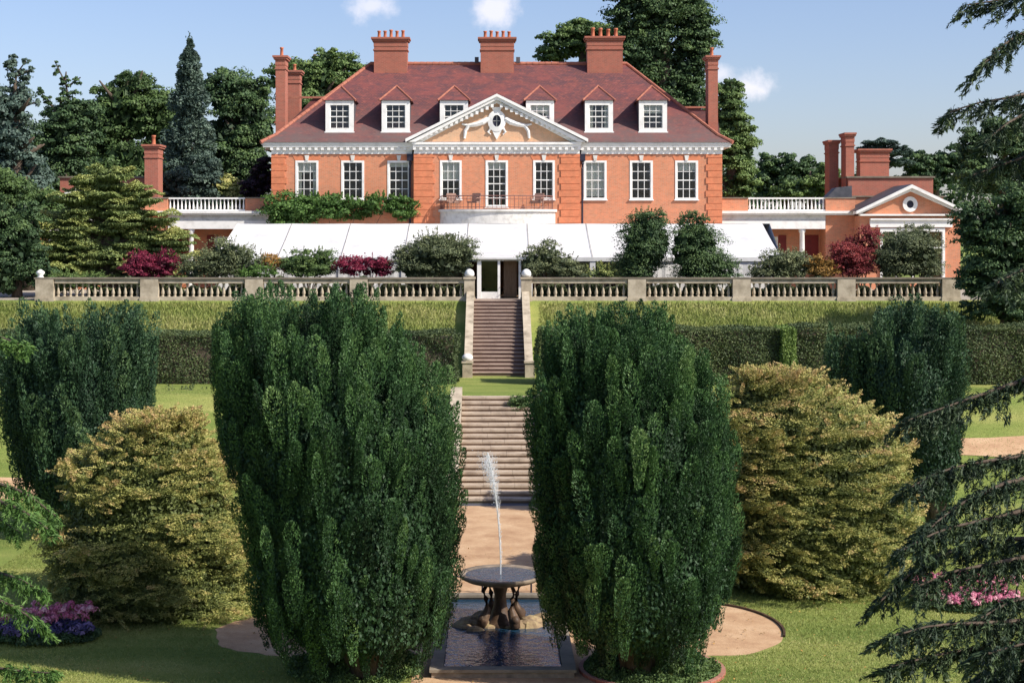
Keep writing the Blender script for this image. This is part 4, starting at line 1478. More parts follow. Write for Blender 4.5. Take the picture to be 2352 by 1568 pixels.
for k in range(1, nb):
    x = ex0 + (ex1 - ex0) * k / nb
    mb.tube([(x, EY - .02, EZ + .03), (x, (EY + RYM) / 2, (EZ + RZM) / 2 - .01), (x, RYM, RZM + .02)], .011, 5)
mb.build('keder_rail', M['coping'], mq)
# walls: solid at the ends, glazed openings towards the middle, posts
for k in range(nb):
    xa = ex0 + (ex1 - ex0) * k / nb; xb = ex0 + (ex1 - ex0) * (k + 1) / nb
    po = MB(); po.box(xa - .14 if k else xa, xa + .14, EY + .03, EY + .16, 0, EZ - .05); po.build('post', M['canvas'], mq)
    if k in (0, 1, 2, 7, 8):
        w = MB(); n = 16; vs = []
        for i in range(n + 1):
            x = xa + .141 + (xb - xa - .282) * i / n
            vs += [(x, EY + .08 + .02 * math.sin(i * 2.2), 0), (x, EY + .08 + .015 * math.sin(i * 2.2), EZ - .1)]
        w.add(vs, [(2 * i, 2 * i + 2, 2 * i + 3, 2 * i + 1) for i in range(n)])
        w.build('wall_panel', M['canvas'], mq)
    elif k != 4:
        w = MB(); w.box(xa + .141, xb - .141, EY + .06, EY + .075, .2, EZ - .25); w.build('window_panel', M['glass'], mq)
po = MB(); po.box(ex1 - .14, ex1, EY + .03, EY + .16, 0, EZ - .05); po.build('post', M['canvas'], mq)
w = MB()
for xc in (ex0, ex1):
    w.box(xc - .01, xc + .01, EY + .17, 89, 0, EZ - .02)
w.box(ex0 + .02, ex1 - .02, 88.9, 88.92, 0, EZ + .0)
w.build('end_wall', M['canvas'], mq)
fl = MB(); fl.box(ex0 + .1, ex1 - .1, EY + .2, 88.8, .004, .05); fl.build('floor_boards', M['door_wood'], mq)
# entrance porch
ax0, ax1 = P(1096, 0, 76.4)[0], P(1197, 0, 76.4)[0]
PYY = 76.4
pz = 2.0
e = MB()
e.add([(ax0 - .28, PYY - .15, pz - .02), (ax1 + .38, PYY - .15, pz - .02), (ax1 + .38, EY + .6, pz + .22), (ax0 - .28, EY + .6, pz + .22)], [(0, 1, 2, 3)])
e.box(ax0 - .28, ax1 + .38, PYY - .16, PYY - .14, pz - .07, pz + .0)
e.build('porch_roof', M['canvas'], mq)
f = MB()
xm = P(1146, 0, PYY)[0]
f.box(ax0, ax0 + .20, PYY, PYY + .1, 0, pz - .07); f.box(ax1 - .12, ax1, PYY, PYY + .1, 0, pz - .07); f.box(xm - .06, xm + .06, PYY, PYY + .1, 0, pz - .07)
f.box(ax0 + .2, ax1 - .12, PYY + .01, PYY + .09, pz - .14, pz - .075)
f.box(ax0 + .2, xm - .06, PYY + .01, PYY + .09, 0, .34)
dfr = f.build('door_frame', M['white'], mq)
f = MB(); f.box(ax0 + .2, xm - .06, PYY + .04, PYY + .05, .34, pz - .14); f.build('glass_door', M['glass'], dfr)
f = MB(); f.box(ax1 - .11, ax1 - .06, PYY + .1, PYY + .9, .05, pz - .16); f.build('open_door', M['white'], mq)
f = MB(); f.box(ax0, ax0 + .02, PYY + .11, EY, 0, pz - .1); f.box(ax1 - .02, ax1 + .0, PYY + .95, EY, 0, pz - .1); f.build('porch_wall', M['canvas'], mq)
# panelled inner door standing open inside
f = MB()
dx0, dx1, dy = P(1157, 0, 77.6)[0], P(1187, 0, 77.6)[0], 77.6
f.box(dx0, dx1, dy, dy + .05, .05, 1.86)
for zz in (.2, .75, 1.3):
    for (a, b_) in ((dx0 + .06, (dx0 + dx1) / 2 - .03), ((dx0 + dx1) / 2 + .03, dx1 - .06)):
        f.box(a, b_, dy - .02, dy - .002, zz, zz + .42)
f.build('inner_door', M['door_wood'], mq)

# ------------------------------------------------------------------ fountain
FX, FYY = (1152 - XC) * 35.2 / FOC, 35.2
ft = thing('fountain', 'stone fountain bowl on a dark carved stem in the pool', 'fountain', (FX, FYY, Z_LOW))
zb = ZC - (1322 - YH) * FYY / FOC
m = MB()
m.lathe([(.10, -.22), (.45, -.17), (.80, -.08), (.92, -.02), (.95, .03), (.93, .07), (.86, .05), (.6, -.03), (.25, -.05), (.1, -.03), (.02, -.03)], FX, FYY, 40, zb)
bwl = m.build('bowl', M['bowl'], ft, True)
m = MB(); m.lathe([(.84, 0), (.5, .004), (.02, .005)], FX, FYY, 32, zb + .035)
m.build('bowl_water', M['water'], bwl)
m = MB()
m.lathe([(.42, 0), (.30, .10), (.22, .25), (.15, .45), (.13, .7), (.17, .85), (.15, .95), (.24, 1.02)], FX - .03, FYY, 18, Z_LOW + .04)
st = m.build('stem', M['bronze'], ft, True)
for k in range(4):
    a = .6 + k * PI / 2
    m = MB()
    ca_, sa = math.cos(a), math.sin(a)
    pts = [(FX + ca_ * r_, FYY + sa * r_, Z_LOW + z_) for r_, z_ in ((.55, .08), (.50, .25), (.38, .45), (.42, .70), (.5, .88), (.40, 1.0))]
    m.tube(pts, [.10, .13, .09, .06, .05, .04], 9)
    m.lathe([(.05, 0), (.10, .06), (.11, .12), (.07, .19), (.02, .21)], pts[0][0] * .98 + FX * .02, pts[0][1], 10, Z_LOW + .16)
    m.build('dolphin', M['bronze'], ft, True)
rk = MB()
rr_ = random.Random(4)
for k in range(26):
    a = rr_.uniform(0, 2 * PI); d_ = rr_.uniform(.25, 1.05); s_ = rr_.uniform(.09, .22)
    cx_, cy_ = FX + .1 + d_ * math.cos(a), FYY + d_ * .8 * math.sin(a)
    vs = []
    for (t, z_) in ((1, -.6), (1.1, 0), (.8, .5), (.3, .75)):
        for j in range(7):
            b = 2 * PI * j / 7
            q_ = s_ * t * rr_.uniform(.8, 1.2)
            vs.append((cx_ + q_ * math.cos(b) * 1.3, cy_ + q_ * math.sin(b), Z_LOW - .05 + (z_ + .6) * s_))
    fs = [(i * 7 + j, i * 7 + (j + 1) % 7, (i + 1) * 7 + (j + 1) % 7, (i + 1) * 7 + j) for i in range(3) for j in range(7)] + [tuple(range(21, 28))]
    rk.add(vs, fs)
rk.build('rockwork', M['rock'], ft)
# pool
PXH, PY0, PY1 = 1.22, 31.35, 37.6
pb = MB(); cw = .2
for (a, b_, c_, d_) in ((FX - PXH - cw, FX + PXH + cw, PY0 - cw, PY0), (FX - PXH - cw, FX + PXH + cw, PY1, PY1 + cw), (FX - PXH - cw, FX - PXH, PY0, PY1), (FX + PXH, FX + PXH + cw, PY0, PY1)):
    pb.box(a, b_, c_, d_, Z_LOW - .1, Z_LOW + .12)
pool = thing('fountain_pool', 'stone rimmed pool of dark water round the fountain', 'pool', (FX, FYY, Z_LOW))
pb.build('rim_wall', M['bowl'], pool)
pb = MB()
for (a, b_, c_, d_) in ((FX - PXH - cw - .04, FX + PXH + cw + .04, PY0 - cw - .04, PY0 + .03), (FX - PXH - cw - .04, FX + PXH + cw + .04, PY1 - .03, PY1 + cw + .04), (FX - PXH - cw - .04, FX - PXH + .03, PY0 + .031, PY1 - .031), (FX + PXH - .03, FX + PXH + cw + .04, PY0 + .031, PY1 - .031)):
    pb.box(a, b_, c_, d_, Z_LOW + .122, Z_LOW + .18)
pb.build('rim_coping', M['coping'], pool)
pb = MB(); pb.box(FX - PXH, FX + PXH, PY0, PY1, Z_LOW + .01, Z_LOW + .07); pb.build('water', M['water'], pool)
pf = MB()
for dx in (-1.6, -.45, .75, 1.5):
    pf.tube([(FX + dx, PY1 + .9, Z_LOW), (FX + dx, PY1 + .9, Z_LOW + .42)], .022, 6)
pf.tube([(FX - 1.9, PY1 + .9, Z_LOW + .42), (FX + 1.9, PY1 + .9, Z_LOW + .42)], .018, 6)
lowr = pf.build('low_rail', M['iron'])
tag(lowr, 'low dark iron rail standing on the gravel just behind the fountain pool', 'rail')

# water jet
jt = MB()
pts = []; rad = []
for k in range(15):
    t = k / 14
    pts.append((FX - .02 - .30 * t ** 2.2, FYY, zb + .02 + 2.75 * t)); rad.append(.014 + .006 * t)
jt.tube(pts, rad, 8)
lv = []
rj = random.Random(9)
for k in range(2300):
    t = 1 - abs(rj.gauss(0, .16)) if k > 500 else rj.random()
    if t < .1: continue
    sp_ = .012 + .17 * max(0, t - .45) ** 1.1
    x = FX - .30 * t ** 2.2 + rj.gauss(0, sp_) - .22 * rj.random() * max(0, t - .6)
    y = FYY + rj.gauss(0, sp_)
    z = zb + 2.8 * t + rj.gauss(0, .05) - (rj.random() * .6 * max(0, t - .5))
    r = rj.uniform(.0035, .0075)
    jt.add([(x + r, y, z), (x - r, y, z), (x, y + r, z), (x, y - r, z), (x, y, z + r * 2.2), (x, y, z - r * 2.2)],
           [(0, 2, 4), (2, 1, 4), (1, 3, 4), (3, 0, 4), (2, 0, 5), (1, 2, 5), (3, 1, 5), (0, 3, 5)])
o = jt.build('water_jet', M['jet'])
tag(o, 'thin white jet of water blowing left above the fountain bowl', 'water jet')

# kerbs
kb = MB()
for k in range(26):
    a0, a1 = PI * .05 + PI * 1.0 * k / 26, PI * .05 + PI * 1.0 * (k + .92) / 26
    # dark edging on the far rim of the gravel end
for k in range(30):
    a0 = -.35 + 1.75 * k / 30; a1 = -.35 + 1.75 * (k + .94) / 30
    p = [(4.75 + r_ * math.cos(a) * 1.0 - (0), 35.15 + r_ * 1.34 * math.sin(a)) for r_, a in ((1.75, a0), (1.80, a0), (1.80, a1), (1.75, a1))]
    kb.prism_z(p, Z_LOW - .05, Z_LOW + .05)
tag(kb.build('path_edging', M['bronze']), 'dark curved edging round the gravel end on the right lawn', 'edging')


def ring_kerb(cx, cy, r, mat, label):
    k_ = MB()
    for k in range(40):
        a0 = 2 * PI * k / 40; a1 = 2 * PI * (k + .95) / 40
        p = [(cx + r_ * math.cos(a), cy + r_ * math.sin(a)) for r_, a in ((r - .09, a0), (r, a0), (r, a1), (r - .09, a1))]
        k_.prism_z(p, Z_LOW - .05, Z_LOW + .08)
    return tag(k_.build('bed_edging', mat), label, 'edging')


ring_kerb(3.25, 31.7, 1.48, M['brick_dark'], 'reddish brick edging ring round the foot of the right big yew')

# ------------------------------------------------------------------ big yews
yew('yew_tree', 'huge dark green upright yew left of the fountain with a ragged plumed top',
    [(722, 570, 850), (765, 525, 890), (820, 500, 940), (900, 490, 1020), (1000, 485, 1050), (1060, 510, 1062), (1150, 528, 1070), (1250, 548, 1074), (1340, 562, 1070), (1400, 584, 1056), (1440, 618, 1030), (1462, 678, 985), (1480, 725, 950)],
    31.0, 700, 620, 1.1, .16, .05, 'yew', Z_LOW, 'pair of big yews framing the fountain', depth=.82,
    leaders=[(590, 645), (575, 665), (520, 692), (645, 668), (690, 685), (760, 640), (785, 650), (835, 640), (850, 660), (870, 690), (915, 735), (955, 785), (500, 735), (610, 690), (720, 680)])
yew('yew_tree', 'huge dark green upright yew right of the fountain with a domed plumed top',
    [(765, 1300, 1520), (800, 1262, 1560), (850, 1245, 1615), (920, 1225, 1655), (1000, 1218, 1690), (1100, 1214, 1698), (1200, 1212, 1698), (1300, 1220, 1702), (1370, 1232, 1690), (1420, 1258, 1662), (1450, 1310, 1612), (1475, 1360, 1570)],
    31.2, 700, 620, 1.1, .16, .05, 'yew', Z_LOW, 'pair of big yews framing the fountain', depth=.82,
    leaders=[(1335, 690), (1300, 712), (1372, 705), (1402, 695), (1432, 688), (1500, 682), (1512, 705), (1262, 745), (1350, 720), (1470, 710), (1545, 755), (1600, 800), (1640, 850), (1225, 880)])
yew('yew_tree', 'mid distance dark yew behind the left golden bush',
    [(750, 60, 320), (790, 30, 338), (840, 10, 346), (900, -5, 350), (1000, 8, 350), (1080, 40, 345), (1140, 90, 320), (1190, 140, 280)],
    46.0, 420, 330, 1.3, .2, .085, 'yew_far', Z_LOW, 'yews on the slope behind the golden bushes',
    leaders=[(70, 712), (110, 705), (160, 715), (205, 700), (250, 695), (270, 690), (320, 705), (340, 740), (40, 750)])
yew('yew_tree', 'mid distance fan shaped yew behind the right golden bush',
    [(745, 2040, 2190), (790, 1975, 2202), (840, 1945, 2210), (900, 1970, 2214), (970, 2015, 2214), (1040, 2062, 2210), (1100, 2095, 2198), (1140, 2115, 2185)],
    47.0, 360, 330, 1.3, .2, .085, 'yew_far', Z_LOW, 'yews on the slope behind the golden bushes',
    leaders=[(1915, 738), (1935, 750), (1960, 765), (1990, 790), (2045, 700), (2070, 690), (2100, 668), (2125, 690), (2150, 700), (2180, 690), (2200, 720), (1905, 790), (2020, 720)])


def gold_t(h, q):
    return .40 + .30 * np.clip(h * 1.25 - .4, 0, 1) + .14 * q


def gapL(p):
    x = (p[:, 0] * FOC / p[:, 1]) + XC
    return np.abs(p[:, 2] - (-3.12 + .10 * np.sin(p[:, 0] * 1.5) - .12 * (p[:, 0] + 8) ** 2 * .3)) < .16


spray_bush('golden_conifer', 'broad golden olive conifer bush left of the big yews with two orange tinted tops',
           [(950, 300, 470), (975, 260, 485), (1010, 200, 500), (1050, 165, 520), (1100, 130, 545), (1160, 128, 560), (1200, 113, 575), (1280, 100, 585), (1350, 118, 588), (1395, 160, 580)],
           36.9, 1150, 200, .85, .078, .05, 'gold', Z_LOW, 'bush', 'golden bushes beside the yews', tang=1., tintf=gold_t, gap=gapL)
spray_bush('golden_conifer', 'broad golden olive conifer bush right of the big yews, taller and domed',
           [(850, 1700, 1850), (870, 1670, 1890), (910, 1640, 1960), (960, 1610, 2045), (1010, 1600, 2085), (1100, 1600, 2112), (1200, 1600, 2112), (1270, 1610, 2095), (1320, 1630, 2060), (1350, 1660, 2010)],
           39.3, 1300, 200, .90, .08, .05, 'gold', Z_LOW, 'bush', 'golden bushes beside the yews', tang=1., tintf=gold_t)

# ground cover under the yews
def cover(name, label, cx, cy, rx, ry, h, n, mat, tint=.5, leaf=.07, z=Z_LOW, ex=None):
    a = RNG.random(n) * 2 * PI; r = np.sqrt(RNG.random(n))
    x = cx + rx * r * np.cos(a); y = cy + ry * r * np.sin(a)
    hh = h * (1 - .6 * r ** 2) * (.4 + .6 * np.abs(np.sin(x * 5) * np.sin(y * 6 + 1))) * (.5 + .5 * RNG.random(n))
    lv = Leaves()
    lv.add(np.stack([x, y, z + hh], 1), RNG.normal(size=(n, 3)) * .6 + np.array([0, 0, .5]), RNG.normal(size=(n, 3)) + np.array([0, -.5, 1.]), leaf * (.6 + .8 * RNG.random(n)), leaf * .5, tint + RNG.normal(size=n) * .2)
    return lv


for cx_, lab in ((-2.75, 'low leafy ground cover at the foot of the left big yew'), (3.25, 'low leafy ground cover at the foot of the right big yew')):
    lv = cover('x', '', cx_, 31.7, 1.38, 1.38, .5, 15000, 'mid')
    o = lv.build('ground_cover', LEAF['mid']); o['kind'] = 'stuff'; o['label'] = lab; o['category'] = 'ground cover'


def flower_bed(label, cx, cy, rx, ry, h, back, second='purple'):
    root = thing('flower_bed', label, 'flower bed', (cx, cy, Z_LOW), 'flower beds in the lower lawn')
    cover('x', '', cx, cy, rx, ry, h * .8, 9000, 'mid', .4, .08).build('leaves', LEAF['dark'], root)
    for nm, mt, dy, hh, n in (('pink_blossom', 'pink', .25, h, 90), ('violet_blossom' if second == 'purple' else 'pale_blossom', second, -.35, h * .55, 110)):
        lv = Leaves()
        a = RNG.random(n) * 2 * PI; r = np.sqrt(RNG.random(n))
        C = np.stack([cx + rx * .95 * r * np.cos(a), cy + dy * ry + ry * .6 * r * np.sin(a), Z_LOW + hh * (.65 + .4 * RNG.random(n))], 1)
        i = np.repeat(np.arange(n), 34); d = rnd_dir(len(i)); d[:, 2] = np.abs(d[:, 2])
        lv.add(C[i] + d * .09, np.cross(d, rnd_dir(len(i))), d, .055, .045, (RNG.random(n) * .9)[i] + RNG.normal(size=len(i)) * .1)
        lv.build(nm, LEAF[mt], root)


flower_bed('pink and violet flower bed on the left lawn by the shaded grass', P(105, 0, 34.2)[0], 34.2, 1.2, .8, .62, 0)
flower_bed('pink and magenta flower bed on the right lawn behind the dark branches', P(2225, 0, 37.3)[0], 37.3, 1.5, .9, .6, 0, 'pink')

# ------------------------------------------------------------------ hedges
def hedge(label, x0, x1, y0, y1, z0, z1, n, mat='hedge', group='clipped hedges below the bank', tint=.5, wob=.05):
    root = thing('clipped_hedge', label, 'hedge', ((x0 + x1) / 2, (y0 + y1) / 2, z0), group)
    m = MB(); m.box(x0 + .12, x1 - .12, y0 + .12, y1 - .12, z0, z1 - .12)
    lv = Leaves()
    w, h, d = x1 - x0, z1 - z0, y1 - y0
    nf = int(n * h / (h + d)); nt = n - nf
    def add(px, py, pz, nx_, ny_, nz_):
        k = len(px)
        bulge = wob * (np.sin(px * 2.1 + pz * 1.2) + np.sin(pz * 3.3 + px * .7) + np.sin(py * 3))
        nrm = np.stack([np.full(k, nx_), np.full(k, ny_), np.full(k, nz_)], 1)
        C = np.stack([px, py, pz], 1) + nrm * (bulge + RNG.normal(size=k) * .035)[:, None]
        patch = .12 * np.sin(px * .9 + 1) + .15 * np.sin(px * 2.7 + pz * 1.7) * np.sin(pz * 2.2) + .07 * np.sin(px * 7.3 + pz * 3)
        lv.add(C, RNG.normal(size=(k, 3)) + np.array([0, 0, .3]), nrm + RNG.normal(size=(k, 3)) * .55, .085 * (.6 + .8 * RNG.random(k)), .05, tint + patch + RNG.normal(size=k) * .15)
    u = lambda a, b, k: RNG.uniform(a, b, k)
    add(u(x0, x1, nf), np.full(nf, y0), u(z0, z1, nf), 0, -1, 0)
    add(u(x0, x1, nt), u(y0, y1, nt), np.full(nt, z1), 0, 0, 1)
    ns = int(n * d * h / (w * h + 1) * .5) + 300
    add(np.full(ns, x0), u(y0, y1, ns), u(z0, z1, ns), -1, 0, 0); add(np.full(ns, x1), u(y0, y1, ns), u(z0, z1, ns), 1, 0, 0)
    lv.build('leaves', LEAF[mat], root)
    m.build('hedge_core', M['bark'], root)


hx = lambda px, Y: (px - XC) * Y / FOC
hedge('dark clipped hedge running left from the foot of the stone stairs', -24, hx(1046, 64.4), 64.2, 65.8, Z_MID, ZC - (768 - YH) * 64.4 / FOC, 60000, tint=.38)
hedge('clipped hedge behind the right big yew, up to the light green strip', hx(1238, 64), hx(1790, 64), 63.8, 65.4, Z_MID, ZC - (755 - YH) * 64 / FOC, 36000, tint=.55)
hedge('narrow light green section in the clipped hedge on the right', hx(1791, 64) + .02, hx(1821, 64), 63.45, 65.4, Z_MID, ZC - (754 - YH) * 64 / FOC, 7000, 'hedge_light', tint=.4, wob=.03)
hedge('darker clipped hedge behind the fan shaped yew at the right edge', hx(1823, 64), 27, 63.9, 65.4, Z_MID, ZC - (753 - YH) * 64 / FOC, 48000, tint=.45)

hedge('unseen hedge block added to cast shade at the foot of the lower steps, behind the right big yew', 2.4, 5.4, 49.4, 50.9, Z_LOW, Z_LOW + 2.6, 6000, group=None)  # hidden from view, added only to throw shade across the stair foot
sheet('shade_strip', [(CX - 1.9, 50.95), (CX + 1.9, 50.95), (CX + 1.9, 51.45), (CX - 1.9, 51.45)], Z_LOW + .012, M['lead'])  # dark sheet painting the cast shade at the foot of the steps
for (a, b_, lab) in ((-19.5, CX - 1.7, 'dark low border plants behind the left balustrade'), (CX + 1.7, 22.5, 'dark low border plants behind the right balustrade')):
    n = 60000
    x = RNG.uniform(a, b_, n); y = RNG.uniform(75.45, 76.4, n)
    z = (.4 + .75 * np.abs(np.sin(x * 1.7) * np.sin(x * .6 + 2)) + .12 * np.sin(x * 6)) * RNG.random(n) ** .8
    lv = Leaves(); lv.add(np.stack([x, y, z], 1), rnd_dir(n) + np.array([0, 0, .5]), rnd_dir(n) + np.array([0, -.5, .5]), .11, .06, .35 + .2 * np.sin(x * 2.3) + RNG.normal(size=n) * .15)
    o = lv.build('border_plants', LEAF['olive']); o['kind'] = 'stuff'; o['label'] = lab; o['category'] = 'plants'

# ------------------------------------------------------------------ shrubs on the terrace border
YS = 76.5
shrub('maroon_shrub', 'deep maroon shrub beside the layered cedar on the terrace', [(315, 610, 34, 30), (372, 608, 38, 30), (345, 625, 50, 20)], YS, 'maroon', 6000)
shrub('olive_shrub', 'grey green shrub covering the left end of the marquee', [(520, 595, 55, 42), (560, 605, 45, 38), (450, 615, 45, 30), (490, 610, 40, 35)], YS, 'olive', 8000)
shrub('orange_shrub', 'small orange shrub between two green ones against the marquee', [(618, 605, 26, 18), (655, 612, 18, 14)], YS + .7, 'orange', 2000)
shrub('low_green_shrub', 'low bright green shrub under the orange flowers by the balustrade', [(600, 630, 40, 18), (560, 630, 25, 14)], YS - .4, 'fresh', 2500)
shrub('green_shrub', 'dark green spiky shrub left of the maroon hedge-like shrub', [(690, 610, 45, 32), (735, 608, 34, 34)], YS, 'mid', 6000)
shrub('maroon_shrub', 'wide deep crimson shrub in front of the marquee', [(805, 612, 36, 22), (850, 612, 42, 22), (880, 618, 24, 20)], YS, 'maroon', 6000, base_t=.62)
shrub('olive_shrub', 'large rounded grey green shrub just left of the marquee entrance', [(1000, 590, 72, 52), (945, 605, 42, 36), (1055, 590, 36, 46), (1000, 560, 45, 26)], YS, 'olive', 14000, base_t=.42)
shrub('olive_shrub', 'sloping green shrub just right of the marquee entrance', [(1225, 605, 34, 34), (1262, 590, 30, 34), (1290, 615, 40, 28), (1320, 625, 24, 18)], YS, 'olive', 7000)
shrub('low_green_shrub', 'low reddish green plants in front of the dark marquee windows', [(1385, 628, 42, 16)], YS, 'yellowgreen', 2000)
shrub('evergreen_shrub', 'tall dark evergreen shrub, left of a close pair before the marquee', [(1485, 560, 58, 62), (1470, 605, 50, 46), (1490, 510, 40, 28)], YS, 'dark', 13000, base_t=.62)
shrub('evergreen_shrub', 'tall dark evergreen shrub, right of a close pair before the marquee', [(1595, 570, 58, 62), (1610, 610, 60, 46), (1590, 515, 36, 26), (1660, 620, 42, 30), (1630, 650, 30, 20)], YS - .1, 'dark', 14000, base_t=.62)
shrub('tan_shrub', 'tan green rounded shrub at the right end of the marquee', [(1790, 610, 45, 34), (1830, 612, 36, 34), (1750, 625, 32, 20)], YS, 'olive', 7000, base_t=.62)
shrub('orange_shrub', 'yellow orange shrub beside the red one near the right wing', [(1880, 615, 34, 26), (1905, 622, 22, 20)], YS - .1, 'orange', 3500, base_t=.4)
shrub('red_shrub', 'dusty red rounded shrub in front of the right wing', [(1950, 600, 34, 38), (1978, 606, 34, 32), (1930, 585, 24, 28)], YS, 'red', 6000)
shrub('red_shrub', 'tall thin reddish shrub leaning on the pavilion wall', [(1995, 560, 28, 40), (1960, 570, 20, 28)], YS + 1.6, 'red', 2500, base_t=.4)
shrub('olive_shrub', 'very large grey green shrub before the right pavilion', [(2085, 585, 72, 56), (2110, 560, 50, 38), (2050, 600, 46, 40), (2130, 610, 40, 34)], YS + .2, 'olive', 13000, base_t=.4)
shrub('fern_plant', 'green fern like plants hanging over the balustrade far left', [(150, 650, 40, 22), (210, 645, 32, 18), (120, 670, 22, 14)], YS - .6, 'mid', 4000, base_t=.6)
shrub('stair_shrub', 'small green shrub overhanging the top right of the lower steps', [(1195, 935, 26, 24), (1215, 950, 20, 34)], 58.6, 'mid', 3000, .08, Z_MID + .1, None, .4)
shrub('fallen_bush', 'low bush lying in front of the dark hedge on the left', [(420, 915, 60, 20), (380, 925, 36, 16)], 62.0, 'hedge', 3000, .1, Z_MID, None, .55)
# climber on the house wall
sh = shrub('climbing_plant', 'fresh green climber across the wall of the house under the left windows', [(650, 490, 40, 42), (705, 482, 44, 34), (765, 478, 45, 30), (825, 480, 45, 24), (875, 472, 42, 22), (925, 482, 34, 26)], 89.3, 'fresh', 12000, .16, 0, None, .35, 'climber')

# ------------------------------------------------------------------ layered cedar on the terrace (left) made of flat tiers
def layered_cedar(name, label, tiers, Y, mat, zbase, n_per=2600, leaf=.12, tx=None, group=None, fill=()):
    X = lambda px: (px - XC) * Y / FOC
    cx_ = tx if tx is not None else X(sum(t[0] for t in tiers) / len(tiers))
    root = thing(name, label, 'tree', (cx_, Y, zbase), group)
    lv = Leaves(); br = MB()
    for (px, py, hw, up) in tiers:
        x, _, z = P(px, py, Y)
        r = hw * Y / FOC
        yo = random.uniform(-1.2, 1.0) * r * .5 if r < 2 else random.uniform(-.4, .2)
        n = int(n_per * max(.3, r / 1.6))
        a = RNG.random(n) * 2 * PI; rr = np.sqrt(RNG.random(n))
        xx = x + r * rr * np.cos(a); yy = Y + yo + r * .8 * rr * np.sin(a)
        fl = .10 * np.sin(xx * 2.9 + 1) * np.sin(yy * 2.5) + .07 * np.sin(xx * 6.5) + up * np.abs(xx - cx_) * .16
        zz = z + fl - .16 * rr ** 2 + RNG.random(n) * .16 * (1 - rr * .5)
        D = np.stack([np.cos(a), np.sin(a), -.15 + RNG.normal(size=n) * .25], 1) + RNG.normal(size=(n, 3)) * .25
        tt = .42 + .2 * np.sin(xx * 2.9 + 1 + yy) * .6 + .25 * (zz - z) / .2 * .5
        lv.add(np.stack([xx, yy, zz], 1), D, np.array([0, 0, 1.]) + RNG.normal(size=(n, 3)) * .35, leaf * (.6 + .8 * RNG.random(n)), leaf * .4, tt + RNG.normal(size=n) * .12)
        # darker underside hanging sprays
        m = n // 2
        a = RNG.random(m) * 2 * PI; rr = np.sqrt(RNG.random(m)) * .9
        lv.add(np.stack([x + r * rr * np.cos(a), Y + yo + r * .8 * rr * np.sin(a), z - .1 - .3 * RNG.random(m) * (1 - rr)], 1), RNG.normal(size=(m, 3)) * .4 + np.array([0, 0, -.6]), rnd_dir(m), leaf * 1.3, leaf * .6, .15 + .15 * RNG.random(m))
        br.tube([(cx_, Y, z - .6), ((cx_ + x) / 2, Y + yo * .5, z - .35), (x, Y + yo, z - .08)], [.09, .06, .02], 6)
    if fill:
        blob_crown(lv, [(X(f[0]), Y + .9, P(0, f[1], Y)[2], f[2] * Y / FOC, f[2] * Y / FOC * .6, f[3] * Y / FOC) for f in fill], 26000, leaf * .9, base_t=.28)
    lv.build('crown', LEAF[mat], root)
    zt = max(P(0, t[1], Y)[2] for t in tiers)
    br.tube([(cx_, Y, zbase - .1), (cx_ + .1, Y, zbase + (zt - zbase) * .5), (cx_, Y, zt - .2)], [.26, .18, .04], 10)
    br.build('trunk', M['bark'], root, smooth=True)
    return root


random.seed(21)
tiers = []
for k in range(105):
    t = (k + .5) / 105
    y = 385 + 255 * t
    half = 40 + 145 * min(1, t * 1.7) + (10 if t > .5 else 0)
    cxp = 252 + 8 * math.sin(k)
    off = random.uniform(-.85, .85) * half
    tiers.append((cxp + off, y + random.uniform(-6, 6), random.uniform(32, 68) * (.6 + .5 * t), random.choice((-.6, .4, .8, 1))))
layered_cedar('layered_cedar', 'broad yellow green layered cedar on the terrace left of the marquee', tiers, 80.0, 'yellowgreen', 0, 1800, .15, group=None, fill=[(250, 570, 130, 75), (250, 480, 80, 70), (150, 600, 70, 50), (345, 590, 75, 55), (250, 430, 45, 45)])

# ------------------------------------------------------------------ trees round the house
def conifer(name, label, px, ptop, pbot, hw, Y, mat, zbase=0, n=26000, leaf=.22, lean=0, group='trees behind the house', power=.8):
    X, _, zt = P(px, ptop, Y); zb_ = P(px, pbot, Y)[2]; R = hw * Y / FOC
    root = thing(name, label, 'tree', (X, Y, zbase), group)
    lv = Leaves()
    k = 260
    t = RNG.random(k) ** .8
    a = RNG.random(k) * 2 * PI
    r = R * (1 - t) ** power * (.75 + .35 * RNG.random(k)) * (1 + .18 * np.sin(t * 31))
    z = zb_ + (zt - zb_) * t
    C0 = np.stack([X + lean * t, np.full(k, Y), z + .15 * r], 1)
    tip = np.stack([X + lean * t + r * np.cos(a), Y + r * np.sin(a), z - .28 * r], 1)
    per = n // k
    ll = np.linalg.norm(tip - C0, axis=1)
    plume_leaves(lv, C0 + (tip - C0) * .15, tip - C0, ll * .9, np.maximum(.14, .2 * ll + .1), per, leaf, leaf * .5, .5 + RNG.normal(size=k) * .16, along=.7, jit=.5)
    k = 14
    lv.add(np.tile(np.array([[X + lean, Y, zt - .15]]), (60, 1)) + RNG.normal(size=(60, 3)) * np.array([.07, .07, .25]), np.tile(np.array([[0, 0, 1.]]), (60, 1)) + RNG.normal(size=(60, 3)) * .3, rnd_dir(60), leaf, leaf * .4, .5)
    lv.build('crown', LEAF[mat], root)
    trunk(root, X, Y, zbase - .1, zt - .3, .22, lean=lean, limbs=0)


